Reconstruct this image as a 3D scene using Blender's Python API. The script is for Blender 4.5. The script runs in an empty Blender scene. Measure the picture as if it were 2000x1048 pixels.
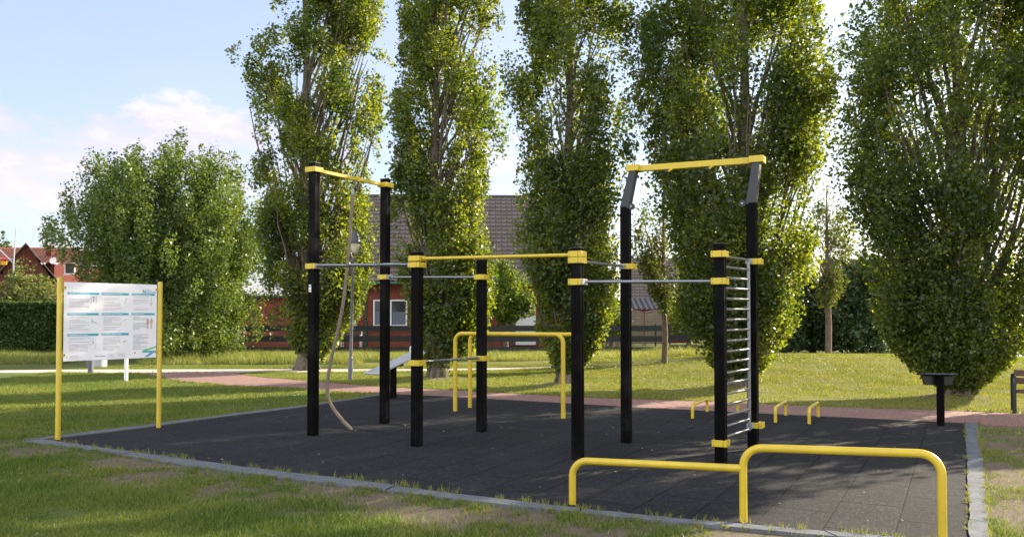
import bpy, math, random
import numpy as np
from mathutils import Vector, Matrix
from mathutils.geometry import tessellate_polygon
R = math.radians
random.seed(7); rng = np.random.default_rng(7)
scene = bpy.context.scene
COL = scene.collection

# ------------------------------------------------------------------ camera
H = 1.68; F = 1620.0; PITCH = R(1.4); CY = 524 + 47.4
cd = bpy.data.cameras.new('camera'); cam = bpy.data.objects.new('camera', cd); COL.objects.link(cam)
cam.location = (0, 0, H); cam.rotation_euler = (R(90) + PITCH, 0, 0)
cd.sensor_width = 36; cd.lens = F / 2000 * 36; cd.shift_y = 47.4 / 2000; cd.clip_end = 3000
scene.camera = cam
cp, sp = math.cos(PITCH), math.sin(PITCH)
def ray(px, py):
    u, v = px - 1000, CY - py
    return u, F * cp - v * sp, F * sp + v * cp
def G(px, py, z=0.0):                 # point of the photograph on the ground
    X, Y, Z = ray(px, py); t = (z - H) / Z
    return X * t, Y * t
def zat(y, py):                       # height seen at image row py at distance y
    X, Y, Z = ray(1000, py); return H + y * Z / Y
def xat(y, px, py=611):
    X, Y, Z = ray(px, py); return y * X / Y

# ------------------------------------------------------------------ helpers
def obj_from(name, mesh, parent=None, mats=()):
    o = bpy.data.objects.new(name, mesh); COL.objects.link(o)
    for m in mats: mesh.materials.append(m)
    if parent: o.parent = parent
    return o
def tag(o, label=None, cat=None, group=None, kind=None):
    if label: o['label'] = label
    if cat: o['category'] = cat
    if group: o['group'] = group
    if kind: o['kind'] = kind
    return o
def empty(name, loc, rz=0):
    o = bpy.data.objects.new(name, None); COL.objects.link(o)
    o.location = loc; o.rotation_euler = (0, 0, rz); o.empty_display_size = .2
    return o
class MB:
    def __init__(s): s.v = []; s.f = []; s.m = []
    def add(s, vs, fs, mi=0):
        n = len(s.v); s.v += [tuple(a) for a in vs]
        for f in fs: s.f.append([i + n for i in f]); s.m.append(mi)
    def box(s, c, size, rz=0, mi=0, mat=None):
        hx, hy, hz = size[0] / 2, size[1] / 2, size[2] / 2
        M = mat if mat is not None else Matrix.Rotation(rz, 3, 'Z')
        vs = [M @ Vector((x, y, z)) + Vector(c) for x in (-hx, hx) for y in (-hy, hy) for z in (-hz, hz)]
        s.add(vs, [(0, 1, 3, 2), (4, 6, 7, 5), (0, 4, 5, 1), (2, 3, 7, 6), (0, 2, 6, 4), (1, 5, 7, 3)], mi); return s
    def tube(s, pts, r, n=12, mi=0, cap=True):
        pts = [Vector(p) for p in pts]; k = len(pts)
        rs = r if hasattr(r, '__len__') else [r] * k
        t = (pts[1] - pts[0]).normalized(); a = Vector((0, 0, 1)) if abs(t.z) < .9 else Vector((1, 0, 0))
        nrm = t.cross(a).normalized(); vs = []
        for i, p in enumerate(pts):
            t2 = (pts[min(i + 1, k - 1)] - pts[max(i - 1, 0)])
            t2 = t2.normalized() if t2.length > 1e-9 else t
            nrm = (nrm - t2 * nrm.dot(t2)).normalized(); b = t2.cross(nrm)
            for j in range(n):
                w = 2 * math.pi * j / n; vs.append(p + (nrm * math.cos(w) + b * math.sin(w)) * rs[i])
        fs = [(i * n + j, i * n + (j + 1) % n, (i + 1) * n + (j + 1) % n, (i + 1) * n + j) for i in range(k - 1) for j in range(n)]
        if cap: fs += [tuple(range(n))[::-1], tuple((k - 1) * n + j for j in range(n))]
        s.add(vs, fs, mi); return s
    def lathe(s, c, prof, n=20, mi=0):
        vs = [(c[0] + r * math.cos(2 * math.pi * j / n), c[1] + r * math.sin(2 * math.pi * j / n), c[2] + z) for r, z in prof for j in range(n)]
        k = len(prof)
        fs = [(i * n + j, i * n + (j + 1) % n, (i + 1) * n + (j + 1) % n, (i + 1) * n + j) for i in range(k - 1) for j in range(n)]
        s.add(vs, fs, mi); return s
    def prism(s, poly, z0, z1, mi=0):   # xy polygon extruded
        n = len(poly); vs = [(p[0], p[1], z0) for p in poly] + [(p[0], p[1], z1) for p in poly]
        tri = tessellate_polygon([[Vector((p[0], p[1], 0)) for p in poly]])
        fs = [tuple(t[::-1]) for t in tri] + [tuple(i + n for i in t) for t in tri]
        fs += [(i, (i + 1) % n, (i + 1) % n + n, i + n) for i in range(n)]
        s.add(vs, fs, mi); return s
    def build(s, name, mats, parent=None, smooth=True, bevel=0):
        me = bpy.data.meshes.new(name); me.from_pydata(s.v, [], s.f); me.update()
        import bmesh
        bm = bmesh.new(); bm.from_mesh(me); bmesh.ops.recalc_face_normals(bm, faces=bm.faces); bm.to_mesh(me); bm.free()
        if not isinstance(mats, (list, tuple)): mats = [mats]
        o = obj_from(name, me, parent, mats)
        me.polygons.foreach_set('material_index', s.m)
        if smooth: me.shade_smooth(); me.set_sharp_from_angle(angle=R(38))
        if bevel:
            b = o.modifiers.new('bevel', 'BEVEL'); b.width = bevel; b.segments = 2; b.limit_method = 'ANGLE'; b.angle_limit = R(50)
        return o
def fillet(pts, r, n=7):
    pts = [Vector(p) for p in pts]; out = [pts[0]]
    for i in range(1, len(pts) - 1):
        a, b, c = pts[i - 1], pts[i], pts[i + 1]
        u = (a - b).normalized(); w = (c - b).normalized(); rr = min(r, (a - b).length * .49, (c - b).length * .49)
        p0 = b + u * rr; p2 = b + w * rr
        ctr = b + (u + w) * rr
        ang = math.acos(max(-1, min(1, u.dot(w))))
        for k in range(n + 1):
            t = k / n
            if abs(ang - math.pi / 2) < .1:
                th = t * math.pi / 2; out.append(ctr - w * rr * math.cos(th) - u * rr * math.sin(th))
            else: out.append(p0 * (1 - t) ** 2 + b * 2 * t * (1 - t) + p2 * t * t)
    out.append(pts[-1]); return out
def np_mesh(name, verts, faces_n, tint=None, mats=(), parent=None):
    """verts (N,k,3): N separate k-gons"""
    N, k, _ = verts.shape; me = bpy.data.meshes.new(name)
    me.vertices.add(N * k); me.vertices.foreach_set('co', verts.astype(np.float32).ravel())
    me.loops.add(N * k); me.loops.foreach_set('vertex_index', np.arange(N * k, dtype=np.int32))
    me.polygons.add(N); me.polygons.foreach_set('loop_start', np.arange(0, N * k, k, dtype=np.int32))
    me.update(calc_edges=True)
    if tint is not None:
        a = me.attributes.new('tint', 'FLOAT', 'POINT'); a.data.foreach_set('value', np.repeat(tint, k).astype(np.float32))
    return obj_from(name, me, parent, mats)
def grid_mesh(name, P, parent=None, mats=(), attrs=None, smooth=True):
    ny, nx, _ = P.shape; me = bpy.data.meshes.new(name)
    me.vertices.add(nx * ny); me.vertices.foreach_set('co', P.astype(np.float32).ravel())
    i = np.arange(nx - 1)[None, :] + (np.arange(ny - 1) * nx)[:, None]
    q = np.stack([i, i + 1, i + nx + 1, i + nx], -1).reshape(-1)
    me.loops.add(len(q)); me.loops.foreach_set('vertex_index', q.astype(np.int32))
    me.polygons.add(len(q) // 4); me.polygons.foreach_set('loop_start', np.arange(0, len(q), 4, dtype=np.int32))
    me.update(calc_edges=True)
    for k, v in (attrs or {}).items():
        a = me.attributes.new(k, 'FLOAT', 'POINT'); a.data.foreach_set('value', v.astype(np.float32).ravel())
    o = obj_from(name, me, parent, mats)
    if smooth: me.shade_smooth()
    return o
_L = np.random.default_rng(3).random((256, 256))
def vnoise(x, y):
    xi = np.floor(x).astype(int); yi = np.floor(y).astype(int); fx = x - xi; fy = y - yi
    fx = fx * fx * (3 - 2 * fx); fy = fy * fy * (3 - 2 * fy); g = lambda a, b: _L[a & 255, b & 255]
    return (g(xi, yi) * (1 - fx) + g(xi + 1, yi) * fx) * (1 - fy) + (g(xi, yi + 1) * (1 - fx) + g(xi + 1, yi + 1) * fx) * fy
def fbm(x, y, s=1.0, o=4):
    t = 0; a = .5; w = 0
    for i in range(o): t = t + a * vnoise(x * s + 17.3 * i, y * s + 5.1 * i); w += a; a *= .55; s *= 2.1
    return t / w
def inpoly(x, y, poly):
    c = np.zeros(x.shape, bool); n = len(poly)
    for i in range(n):
        x0, y0 = poly[i]; x1, y1 = poly[(i + 1) % n]
        if y0 == y1: continue
        m = ((y0 > y) != (y1 > y)) & (x < (x1 - x0) * (y - y0) / (y1 - y0) + x0); c ^= m
    return c
def dist_line(x, y, pl):
    d = np.full(x.shape, 1e9)
    for (x0, y0), (x1, y1) in zip(pl[:-1], pl[1:]):
        dx, dy = x1 - x0, y1 - y0; t = np.clip(((x - x0) * dx + (y - y0) * dy) / (dx * dx + dy * dy), 0, 1)
        d = np.minimum(d, np.hypot(x - x0 - t * dx, y - y0 - t * dy))
    return d

# ------------------------------------------------------------------ materials
class NT:
    def __init__(s, name):
        s.m = bpy.data.materials.new(name); s.m.use_nodes = True; s.t = s.m.node_tree; s.n = s.t.nodes; s.l = s.t.links
        s.b = s.n['Principled BSDF']
    def new(s, t, **k):
        x = s.n.new(t)
        for a, b in k.items(): setattr(x, a, b)
        return x
    def val(s, x, i, v):
        if hasattr(v, 'default_value') or isinstance(v, bpy.types.NodeSocket): s.l.new(v, x.inputs[i])
        else: x.inputs[i].default_value = v
    def coord(s, which='Object'): return s.new('ShaderNodeTexCoord').outputs[which]
    def mapping(s, vec, scale=(1, 1, 1), rot=(0, 0, 0), loc=(0, 0, 0)):
        m = s.new('ShaderNodeMapping'); s.l.new(vec, m.inputs[0]); m.inputs['Scale'].default_value = scale
        m.inputs['Rotation'].default_value = rot; m.inputs['Location'].default_value = loc; return m.outputs[0]
    def noise(s, vec, scale, detail=5, rough=.6):
        x = s.new('ShaderNodeTexNoise'); s.l.new(vec, x.inputs['Vector']); x.inputs['Scale'].default_value = scale
        x.inputs['Detail'].default_value = detail; x.inputs['Roughness'].default_value = rough; return x.outputs['Fac']
    def ramp(s, fac, stops):
        x = s.new('ShaderNodeValToRGB'); s.l.new(fac, x.inputs[0]); e = x.color_ramp.elements
        while len(e) < len(stops): e.new(.5)
        for i, (p, c) in enumerate(stops):
            e[i].position = p; e[i].color = (*c, 1) if not isinstance(c, float) else (c, c, c, 1)
        return x.outputs[0]
    def mix(s, fac, a, b, mode='MIX'):
        x = s.new('ShaderNodeMix', data_type='RGBA', blend_type=mode)
        for i, v in ((0, fac), (6, a), (7, b)):
            if isinstance(v, bpy.types.NodeSocket): s.l.new(v, x.inputs[i])
            elif i and len(v) == 3: x.inputs[i].default_value = (*v, 1)
            else: x.inputs[i].default_value = v
        return x.outputs[2]
    def math(s, op, a, b=0.0, clamp=False):
        x = s.new('ShaderNodeMath', operation=op, use_clamp=clamp)
        for i, v in ((0, a), (1, b)):
            if isinstance(v, bpy.types.NodeSocket): s.l.new(v, x.inputs[i])
            else: x.inputs[i].default_value = v
        return x.outputs[0]
    def attr(s, name): return s.new('ShaderNodeAttribute', attribute_name=name).outputs['Fac']
    def bump(s, h, strength=.3, dist=.01):
        x = s.new('ShaderNodeBump'); s.l.new(h, x.inputs['Height']); x.inputs['Strength'].default_value = strength
        x.inputs['Distance'].default_value = dist; s.l.new(x.outputs[0], s.b.inputs['Normal'])
    def base(s, c, rough=.6, metal=0, spec=.5):
        if isinstance(c, bpy.types.NodeSocket): s.l.new(c, s.b.inputs['Base Color'])
        else: s.b.inputs['Base Color'].default_value = (*c, 1)
        if isinstance(rough, bpy.types.NodeSocket): s.l.new(rough, s.b.inputs['Roughness'])
        else: s.b.inputs['Roughness'].default_value = rough
        s.b.inputs['Metallic'].default_value = metal; s.b.inputs['Specular IOR Level'].default_value = spec
        return s
def paint(name, c, rough=.4, var=.15, metal=0, spec=.5, scale=6, wear=0):
    t = NT(name); v = t.coord(); n = t.noise(v, scale, 6, .65)
    d = tuple(x * (1 - var) for x in c); e = tuple(min(1, x * (1 + var * .6)) for x in c)
    col = t.ramp(n, [(.3, d), (.7, e)])
    if wear:   # scuffs along the tube and grime specks
        col = t.mix(t.ramp(t.noise(t.mapping(v, (1, 1, 3)), 16, 8, .8), [(.60, 0.0), (.70, wear)]), col, tuple(x * .42 + .015 for x in c))
        col = t.mix(t.ramp(t.noise(v, 2.2, 5, .6), [(.5, 0.0), (.72, wear * .5)]), col, tuple(x * .6 + .03 for x in c))
    t.base(col, rough, metal, spec)
    t.bump(t.noise(v, 140, 3), .06, .003); return t.m
def leafmat(name, dark, light, trans=.45, spec=.35, tcol=(1.25, 1.15, .35), rough=.45):
    t = NT(name); a = t.attr('tint'); c = t.ramp(a, [(0, dark), (1, light)])
    t.base(c, rough, 0, spec)
    tr = t.new('ShaderNodeBsdfTranslucent'); t.l.new(t.mix(1.0, c, tcol, 'MULTIPLY'), tr.inputs[0])
    m = t.new('ShaderNodeMixShader'); m.inputs[0].default_value = trans
    t.l.new(t.b.outputs[0], m.inputs[1]); t.l.new(tr.outputs[0], m.inputs[2])
    t.l.new(m.outputs[0], t.n['Material Output'].inputs[0]); return t.m

M = {}
M['yellow'] = paint('yellow_powder_coat', (.56, .41, .025), .38, .14, wear=.55)
M['yellow2'] = paint('yellow_plastic_clamp', (.57, .425, .024), .42, .08, wear=.45)
M['black'] = paint('black_anodised_post', (.0026, .0026, .003), .45, .25, 0, .05, wear=.8)
M['slate'] = paint('dark_slate_coating', (.009, .0105, .015), .42, .2)
M['steel'] = paint('brushed_steel', (.24, .25, .275), .36, .12, .7)
M['alu'] = paint('pale_metal_board', (.42, .44, .48), .4, .1, .3)
M['dark'] = paint('dark_plastic', (.015, .015, .017), .5, .2)
M['lampgrey'] = paint('grey_lamp_paint', (.10, .105, .125), .45, .15)
M['white'] = paint('white_paint', (.75, .76, .78), .4, .05)
M['galv'] = paint('galvanised_grey', (.34, .36, .4), .5, .12)
M['pane'] = NT('window_glass').base((.03, .035, .04), .08, 0, .6).m
M['curtain'] = paint('net_curtain', (.16, .18, .24), .9, .15, scale=30)
M['bowl'] = paint('milky_lamp_bowl', (.5, .48, .36), .25, .1)
M['rope'] = paint('hemp_rope', (.22, .18, .13), .9, .3, scale=60)
M['hole'] = NT('hole_black').base((.004, .004, .004), .9).m
def kerbmat():
    t = NT('grey_concrete_kerb'); v = t.coord(); n = t.noise(v, 4, 8, .7); n2 = t.noise(v, 60, 4)
    c = t.ramp(n, [(.3, (.07, .08, .098)), (.55, (.12, .134, .162)), (.75, (.175, .188, .21))])
    t.base(t.mix(.35, c, t.ramp(n2, [(.35, .06), (.7, .22)])), .85, 0, .2); t.bump(n2, .5, .01); return t.m
M['kerb'] = kerbmat()
def rubber():
    t = NT('black_rubber_tile'); v = t.coord(); n = t.noise(v, 1.1, 8, .7); n2 = t.noise(v, 34, 6, .85); n3 = t.noise(t.mapping(v, (1, 5, 1)), 4, 9, .8)
    c = t.ramp(n2, [(.3, (.003, .0033, .0045)), (.54, (.012, .013, .017)), (.70, (.10, .10, .11))])
    c = t.mix(t.ramp(n, [(.45, 0.0), (.75, .55)]), c, (.033, .031, .034))
    c = t.mix(t.ramp(n3, [(.56, 0.0), (.70, .75)]), c, (.062, .058, .056))
    br = t.new('ShaderNodeTexBrick'); t.l.new(t.mapping(v, (1, 1, 1), (0, 0, R(90))), br.inputs['Vector'])
    br.inputs['Scale'].default_value = 1; br.inputs['Brick Width'].default_value = 1.0; br.inputs['Row Height'].default_value = .5
    br.inputs['Mortar Size'].default_value = .009; br.inputs['Mortar Smooth'].default_value = .3; br.inputs['Bias'].default_value = 0
    br.inputs['Color1'].default_value = (1, 1, 1, 1); br.inputs['Color2'].default_value = (.72, .72, .74, 1); br.inputs['Mortar'].default_value = (.12, .12, .12, 1)
    c = t.mix(1.0, c, br.outputs['Color'], 'MULTIPLY'); n4 = t.noise(v, 13, 8, .8); c = t.mix(t.ramp(n4, [(.56, 0.0), (.68, .5)]), c, (.05, .05, .055)); vo = t.new('ShaderNodeTexVoronoi'); t.l.new(v, vo.inputs['Vector']); vo.inputs['Scale'].default_value = 7; c = t.mix(t.ramp(vo.outputs['Distance'], [(.03, .8), (.06, 0.0)]), c, (.14, .13, .12)); t.base(c, .88, 0, .25)
    h = t.math('SUBTRACT', n2, t.math('MULTIPLY', br.outputs['Fac'], 1.6)); t.bump(h, .9, .012); return t.m
M['rubber'] = rubber()
def pavers():
    t = NT('red_clay_pavers'); v = t.coord(); n = t.noise(v, .9, 6); n2 = t.noise(v, 50, 4)
    br = t.new('ShaderNodeTexBrick'); t.l.new(t.mapping(v, (1, 1, 1), (0, 0, R(0))), br.inputs['Vector'])
    br.inputs['Scale'].default_value = 1; br.inputs['Brick Width'].default_value = .21; br.inputs['Row Height'].default_value = .21
    br.inputs['Mortar Size'].default_value = .008; br.inputs['Mortar Smooth'].default_value = .2
    br.inputs['Color1'].default_value = (.29, .095, .066, 1); br.inputs['Color2'].default_value = (.19, .075, .058, 1); br.inputs['Mortar'].default_value = (.05, .045, .04, 1)
    c = t.mix(t.ramp(n, [(.35, 0.0), (.7, .5)]), br.outputs['Color'], (.25, .145, .11))
    c = t.mix(.3, c, t.ramp(n2, [(.3, .06), (.7, .42)])); t.base(c, .85, 0, .25)
    t.bump(t.math('SUBTRACT', n2, br.outputs['Fac']), .6, .01); return t.m
M['pavers'] = pavers()
def palepath():
    t = NT('pale_gravel_path'); v = t.coord(); n = t.noise(v, 2, 8, .7)
    t.base(t.ramp(n, [(.3, (.34, .29, .25)), (.7, (.5, .44, .39))]), .9, 0, .2); return t.m
M['pale'] = palepath()
def groundmat():
    t = NT('lawn_soil'); v = t.coord('Object'); d = t.attr('dirt'); n = t.noise(v, .6, 6); n2 = t.noise(v, 9, 8, .75); n3 = t.noise(v, 70, 6, .8)
    g = t.ramp(n2, [(.3, (.05, .08, .02)), (.5, (.10, .135, .038)), (.7, (.16, .175, .06))])
    g = t.mix(t.ramp(n, [(.35, 0.0), (.7, .6)]), g, (.16, .16, .04))
    g = t.mix(.35, g, t.ramp(n3, [(.3, (.02, .035, .01)), (.7, (.15, .16, .05))]))
    g = t.mix(t.math('MULTIPLY', t.attr('dry'), .5), g, t.ramp(n2, [(.3, (.12, .115, .03)), (.7, (.27, .225, .075))]))
    s = t.ramp(n2, [(.25, (.085, .06, .045)), (.55, (.17, .13, .10)), (.8, (.24, .19, .15))])
    s = t.mix(.4, s, t.ramp(n3, [(.3, (.06, .045, .035)), (.75, (.3, .25, .2))]))
    t.base(t.mix(d, g, s), .95, 0, .15); t.bump(n3, .9, .02); return t.m
M['ground'] = groundmat()
M['grass'] = leafmat('grass_blade', (.065, .135, .026), (.29, .295, .075), .4, .25, (1.2, 1.1, .4))
M['tall'] = leafmat('tall_grass_blade', (.07, .12, .022), (.36, .38, .12), .45, .25, (1.15, 1.05, .5))
M['poplar'] = leafmat('poplar_leaf', (.030, .058, .022), (.130, .168, .046), .54, .5, (2.9, 2.5, .25), .4)
M['bush'] = leafmat('hazel_leaf', (.03, .065, .018), (.15, .205, .05), .42, .45, (1.5, 1.4, .4), .42)
M['shrubl'] = leafmat('pale_shrub_leaf', (.07, .10, .025), (.26, .28, .10), .4, .35)
M['shrubd'] = leafmat('dark_shrub_leaf', (.035, .062, .024), (.10, .15, .055), .35, .45, (1.3, 1.2, .4))
M['hedge'] = leafmat('hedge_leaf', (.025, .055, .013), (.07, .12, .028), .3, .3)
M['bright'] = leafmat('bright_shrub_leaf', (.06, .11, .018), (.22, .29, .05), .45, .35)
M['young'] = leafmat('young_tree_leaf', (.06, .09, .025), (.19, .22, .07), .45, .3)
M['blossom'] = leafmat('violet_blossom', (.3, .18, .4), (.5, .32, .5), .4, .2, (1, 1, 1))
def bark(name, a, b):
    t = NT(name); v = t.mapping(t.coord(), (1, 1, .25)); n = t.noise(v, 14, 8, .75); n2 = t.noise(t.coord(), 1.3, 5)
    c = t.ramp(n, [(.3, a), (.7, b)]); c = t.mix(t.ramp(n2, [(.4, 0.0), (.7, .4)]), c, (.07, .08, .05))
    t.base(c, .9, 0, .15); t.bump(n, 1, .03); return t.m
M['bark'] = bark('poplar_bark', (.04, .032, .026), (.24, .2, .16))
M['bark2'] = bark('young_bark', (.07, .05, .035), (.26, .2, .15))
def brick(name, c1, c2, mort, w=.24, h=.075):
    t = NT(name); v = t.mapping(t.coord('Object'), (1, 1, 1), (R(90), 0, 0))
    br = t.new('ShaderNodeTexBrick'); t.l.new(v, br.inputs['Vector']); br.inputs['Scale'].default_value = 1
    br.inputs['Brick Width'].default_value = w; br.inputs['Row Height'].default_value = h; br.inputs['Mortar Size'].default_value = .006
    br.inputs['Color1'].default_value = (*c1, 1); br.inputs['Color2'].default_value = (*c2, 1); br.inputs['Mortar'].default_value = (*mort, 1)
    n = t.noise(t.coord(), 2, 6); t.base(t.mix(t.ramp(n, [(.4, 0.0), (.7, .3)]), br.outputs['Color'], tuple(x * .6 for x in c1)), .85, 0, .2)
    t.bump(t.math('SUBTRACT', t.noise(t.coord(), 40, 3), br.outputs['Fac']), .4, .01); return t.m
M['brick'] = brick('red_brick', (.27, .062, .038), (.18, .042, .028), (.2, .11, .09))
M['brickdark'] = brick('dark_red_brick', (.12, .03, .024), (.09, .024, .02), (.08, .045, .038))
def tilemat(name, a, b, rough=.5, spec=.4):
    t = NT(name); v = t.coord(); n = t.noise(v, 2.2, 8, .75)
    cb = t.new('ShaderNodeCombineXYZ'); t.l.new(t.attr('tu'), cb.inputs[0]); t.l.new(t.attr('tv'), cb.inputs[1])
    br = t.new('ShaderNodeTexBrick'); t.l.new(cb.outputs[0], br.inputs['Vector']); br.offset = 0; br.inputs['Scale'].default_value = 1
    br.inputs['Brick Width'].default_value = 1; br.inputs['Row Height'].default_value = 1; br.inputs['Mortar Size'].default_value = .10; br.inputs['Mortar Smooth'].default_value = .6
    br.inputs['Color1'].default_value = (*a, 1); br.inputs['Color2'].default_value = (*b, 1); br.inputs['Mortar'].default_value = (*[x * .22 for x in a], 1)
    t.base(t.mix(t.ramp(n, [(.3, 0.0), (.75, .35)]), br.outputs['Color'], b), rough, 0, spec); return t.m
M['tbrown'] = tilemat('brown_roof_tile', (.095, .07, .06), (.145, .112, .097), .42, .5)
M['tred'] = tilemat('red_roof_tile', (.32, .10, .06), (.44, .15, .09))
M['tgrey'] = paint('weathered_roof', (.12, .10, .08), .8, .3, scale=3) or tilemat('weathered_roof_tile', (.17, .14, .11), (.3, .25, .2))
M['tglossy'] = tilemat('glazed_dark_tile', (.06, .065, .085), (.1, .105, .13), .18, .8)
M['slat'] = paint('dark_privacy_strip', (.03, .034, .038), .6, .2)
M['wire'] = paint('dark_fence_wire', (.02, .022, .024), .5, .2)
def woodmat(name, a, b):
    t = NT(name); v = t.mapping(t.coord(), (.6, .6, 9)); n = t.noise(v, 3, 8, .7); t.base(t.ramp(n, [(.3, a), (.7, b)]), .8, 0, .2); t.bump(n, .4, .01); return t.m
M['woodgrey'] = woodmat('weathered_wood', (.17, .14, .11), (.34, .29, .24))
M['woodbrown'] = woodmat('brown_bench_slat', (.05, .028, .022), (.12, .07, .055))
M['gutter'] = paint('green_gutter', (.03, .12, .08), .4, .1)
M['brownwall'] = paint('brown_render', (.10, .06, .05), .85, .15)

# ------------------------------------------------------------------ sky and sun
SUN_EL, SUN_AZ = R(24), math.atan2(.86, .51)       # azimuth clockwise from +Y
w = bpy.data.worlds.new('World'); scene.world = w; w.use_nodes = True
nt = w.node_tree; bg = nt.nodes['Background']; L = nt.links.new
sky = nt.nodes.new('ShaderNodeTexSky'); sky.sky_type = 'NISHITA'; sky.sun_disc = False
sky.sun_elevation = SUN_EL; sky.sun_rotation = SUN_AZ; sky.air_density = 1.0; sky.dust_density = 1.4; sky.ozone_density = 1.2
def wn(t, **k):
    x = nt.nodes.new(t)
    for a, b in k.items(): setattr(x, a, b)
    return x
def wm(op, a, b=0.0, c=0.0, clamp=False):
    x = wn('ShaderNodeMath', operation=op, use_clamp=clamp)
    for i, v in enumerate((a, b, c)):
        if isinstance(v, bpy.types.NodeSocket): L(v, x.inputs[i])
        else: x.inputs[i].default_value = v
    return x.outputs[0]
tc = wn('ShaderNodeTexCoord').outputs['Generated']
sx = wn('ShaderNodeSeparateXYZ'); L(tc, sx.inputs[0])
mp = wn('ShaderNodeMapping'); L(tc, mp.inputs[0]); mp.inputs['Scale'].default_value = (1, 1, 2.2)
def wnoise(sc, det, ro=.55, loc=None):
    n = wn('ShaderNodeTexNoise'); L(mp.outputs[0], n.inputs['Vector']); n.inputs['Scale'].default_value = sc; n.inputs['Detail'].default_value = det; n.inputs['Roughness'].default_value = ro
    return n.outputs['Fac']
nA = wnoise(7, 7, .52); nB = wnoise(2.3, 5, .5); nC = wnoise(26, 6, .6)
# cumulus bank whose upper rim wanders with the noise, hazy below it
edge = wm('MULTIPLY_ADD', nA, .16, wm('MULTIPLY_ADD', nC, .04, .128))
bank = wm('DIVIDE', wm('SUBTRACT', edge, sx.outputs['Z']), .018, clamp=True)
soft = wm('MULTIPLY', bank, wm('MULTIPLY_ADD', nA, .9, .50, clamp=True))
veil = wm('MULTIPLY', wm('SUBTRACT', nB, .46, clamp=True), 1.0, clamp=True)
fac = wm('MAXIMUM', soft, veil, clamp=True)
mx = wn('ShaderNodeMix', data_type='RGBA', blend_type='LIGHTEN'); L(fac, mx.inputs[0]); L(sky.outputs[0], mx.inputs[6]); cc_ = wn('ShaderNodeMix', data_type='RGBA'); L(wm('MULTIPLY', wm('SUBTRACT', wm('MULTIPLY_ADD', nC, .5, wm('MULTIPLY', nA, .8)), .45, clamp=True), 3.0, clamp=True), cc_.inputs[0]); cc_.inputs[6].default_value = (1.6, 1.56, 1.82, 1); cc_.inputs[7].default_value = (2.35, 2.26, 2.28, 1); L(cc_.outputs[2], mx.inputs[7])
m0 = wn('ShaderNodeMix', data_type='RGBA'); m0.inputs[0].default_value = .65; L(sky.outputs[0], m0.inputs[6]); m0.inputs[7].default_value = (1.16, 1.24, 1.66, 1); L(m0.outputs[2], mx.inputs[6])
# bright unseen clouds added behind the camera as fill light for shaded sides
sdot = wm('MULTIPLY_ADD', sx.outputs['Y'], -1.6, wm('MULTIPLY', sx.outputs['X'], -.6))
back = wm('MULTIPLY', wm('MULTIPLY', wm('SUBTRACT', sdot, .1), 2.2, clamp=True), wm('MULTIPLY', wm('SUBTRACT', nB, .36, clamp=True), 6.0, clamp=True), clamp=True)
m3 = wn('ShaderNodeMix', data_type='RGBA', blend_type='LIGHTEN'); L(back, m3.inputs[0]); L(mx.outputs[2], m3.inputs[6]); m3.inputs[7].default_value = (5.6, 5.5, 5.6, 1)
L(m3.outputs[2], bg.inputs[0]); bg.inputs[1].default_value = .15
sd = bpy.data.lights.new('sun', 'SUN'); sd.energy = 5; sd.angle = R(.55); sd.color = (1, .87, .66)
so = bpy.data.objects.new('sun', sd); COL.objects.link(so)
sv = Vector((math.sin(SUN_AZ) * math.cos(SUN_EL), math.cos(SUN_AZ) * math.cos(SUN_EL), math.sin(SUN_EL)))
so.rotation_euler = sv.to_track_quat('Z', 'Y').to_euler(); so.location = sv * 60
scene.view_settings.view_transform = 'Standard'; scene.view_settings.look = 'None'; scene.view_settings.gamma = 1
scene.view_settings.exposure = 1.6

# ------------------------------------------------------------------ ground plan (pixels of the photograph -> metres)
pad_front_out = [G(*p) for p in [(45, 864), (175, 880), (311, 903), (455, 924), (577, 940), (700, 953), (880, 977), (1060, 998), (1310, 1022.5), (1560, 1046), (1760, 1064), (1935, 1080)]]
pad_front_in = [G(*p) for p in [(86, 860), (210, 879), (315, 892), (434, 908), (560, 926), (700, 941.5), (880, 966), (1060, 988), (1310, 1014.5), (1560, 1037.5), (1760, 1055), (1894, 1069)]]
pad_right_in = [G(1894, 1069), G(1890, 940), G(1885, 827)]
pad_right_out = [G(1935, 1080), G(1923, 940), G(1910, 827)]
pad_back = [G(1885, 827), G(1613, 814), G(1328, 800), G(1160, 791), G(865, 774), G(772, 770)]
pad_left_in = [G(772, 770), G(725, 775.5), G(585, 797), G(445, 814), G(305, 834), G(200, 847), G(86, 860)]
pad_left_out = [G(762, 769), G(725, 773), G(585, 794), G(445, 810), G(305, 829.5), G(200, 842), G(45, 861)]
pad = pad_front_in + pad_right_in[1:] + pad_back[1:] + pad_left_in[1:-1]
redpath = [G(*p) for p in [(225, 727.5), (266, 729), (315, 737), (347, 744), (445, 753), (515, 756.5), (602, 760), (655, 765), (739, 769), (772, 770), (865, 774), (1160, 791), (1328, 800), (1613, 814), (1885, 827), (2000, 833), (2120, 839), (2330, 850),
                            (2330, 822), (2120, 813), (2000, 808), (1807, 800), (1622, 795), (1395, 784.5), (1160, 777), (900, 763), (742, 755), (602, 744), (497, 735), (455, 728)]]
pale_a = [(-900, 727), (0, 727.3), (200, 727.6), (560, 727), (900, 725), (1160, 721), (1395, 718), (1520, 716)]
pale_b = [(1520, 713), (1395, 713.2), (1160, 714.6), (900, 719.5), (560, 720.4), (200, 721), (0, 722.6), (-900, 722)]
palepoly = [G(*p) for p in pale_a + pale_b]
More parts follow.
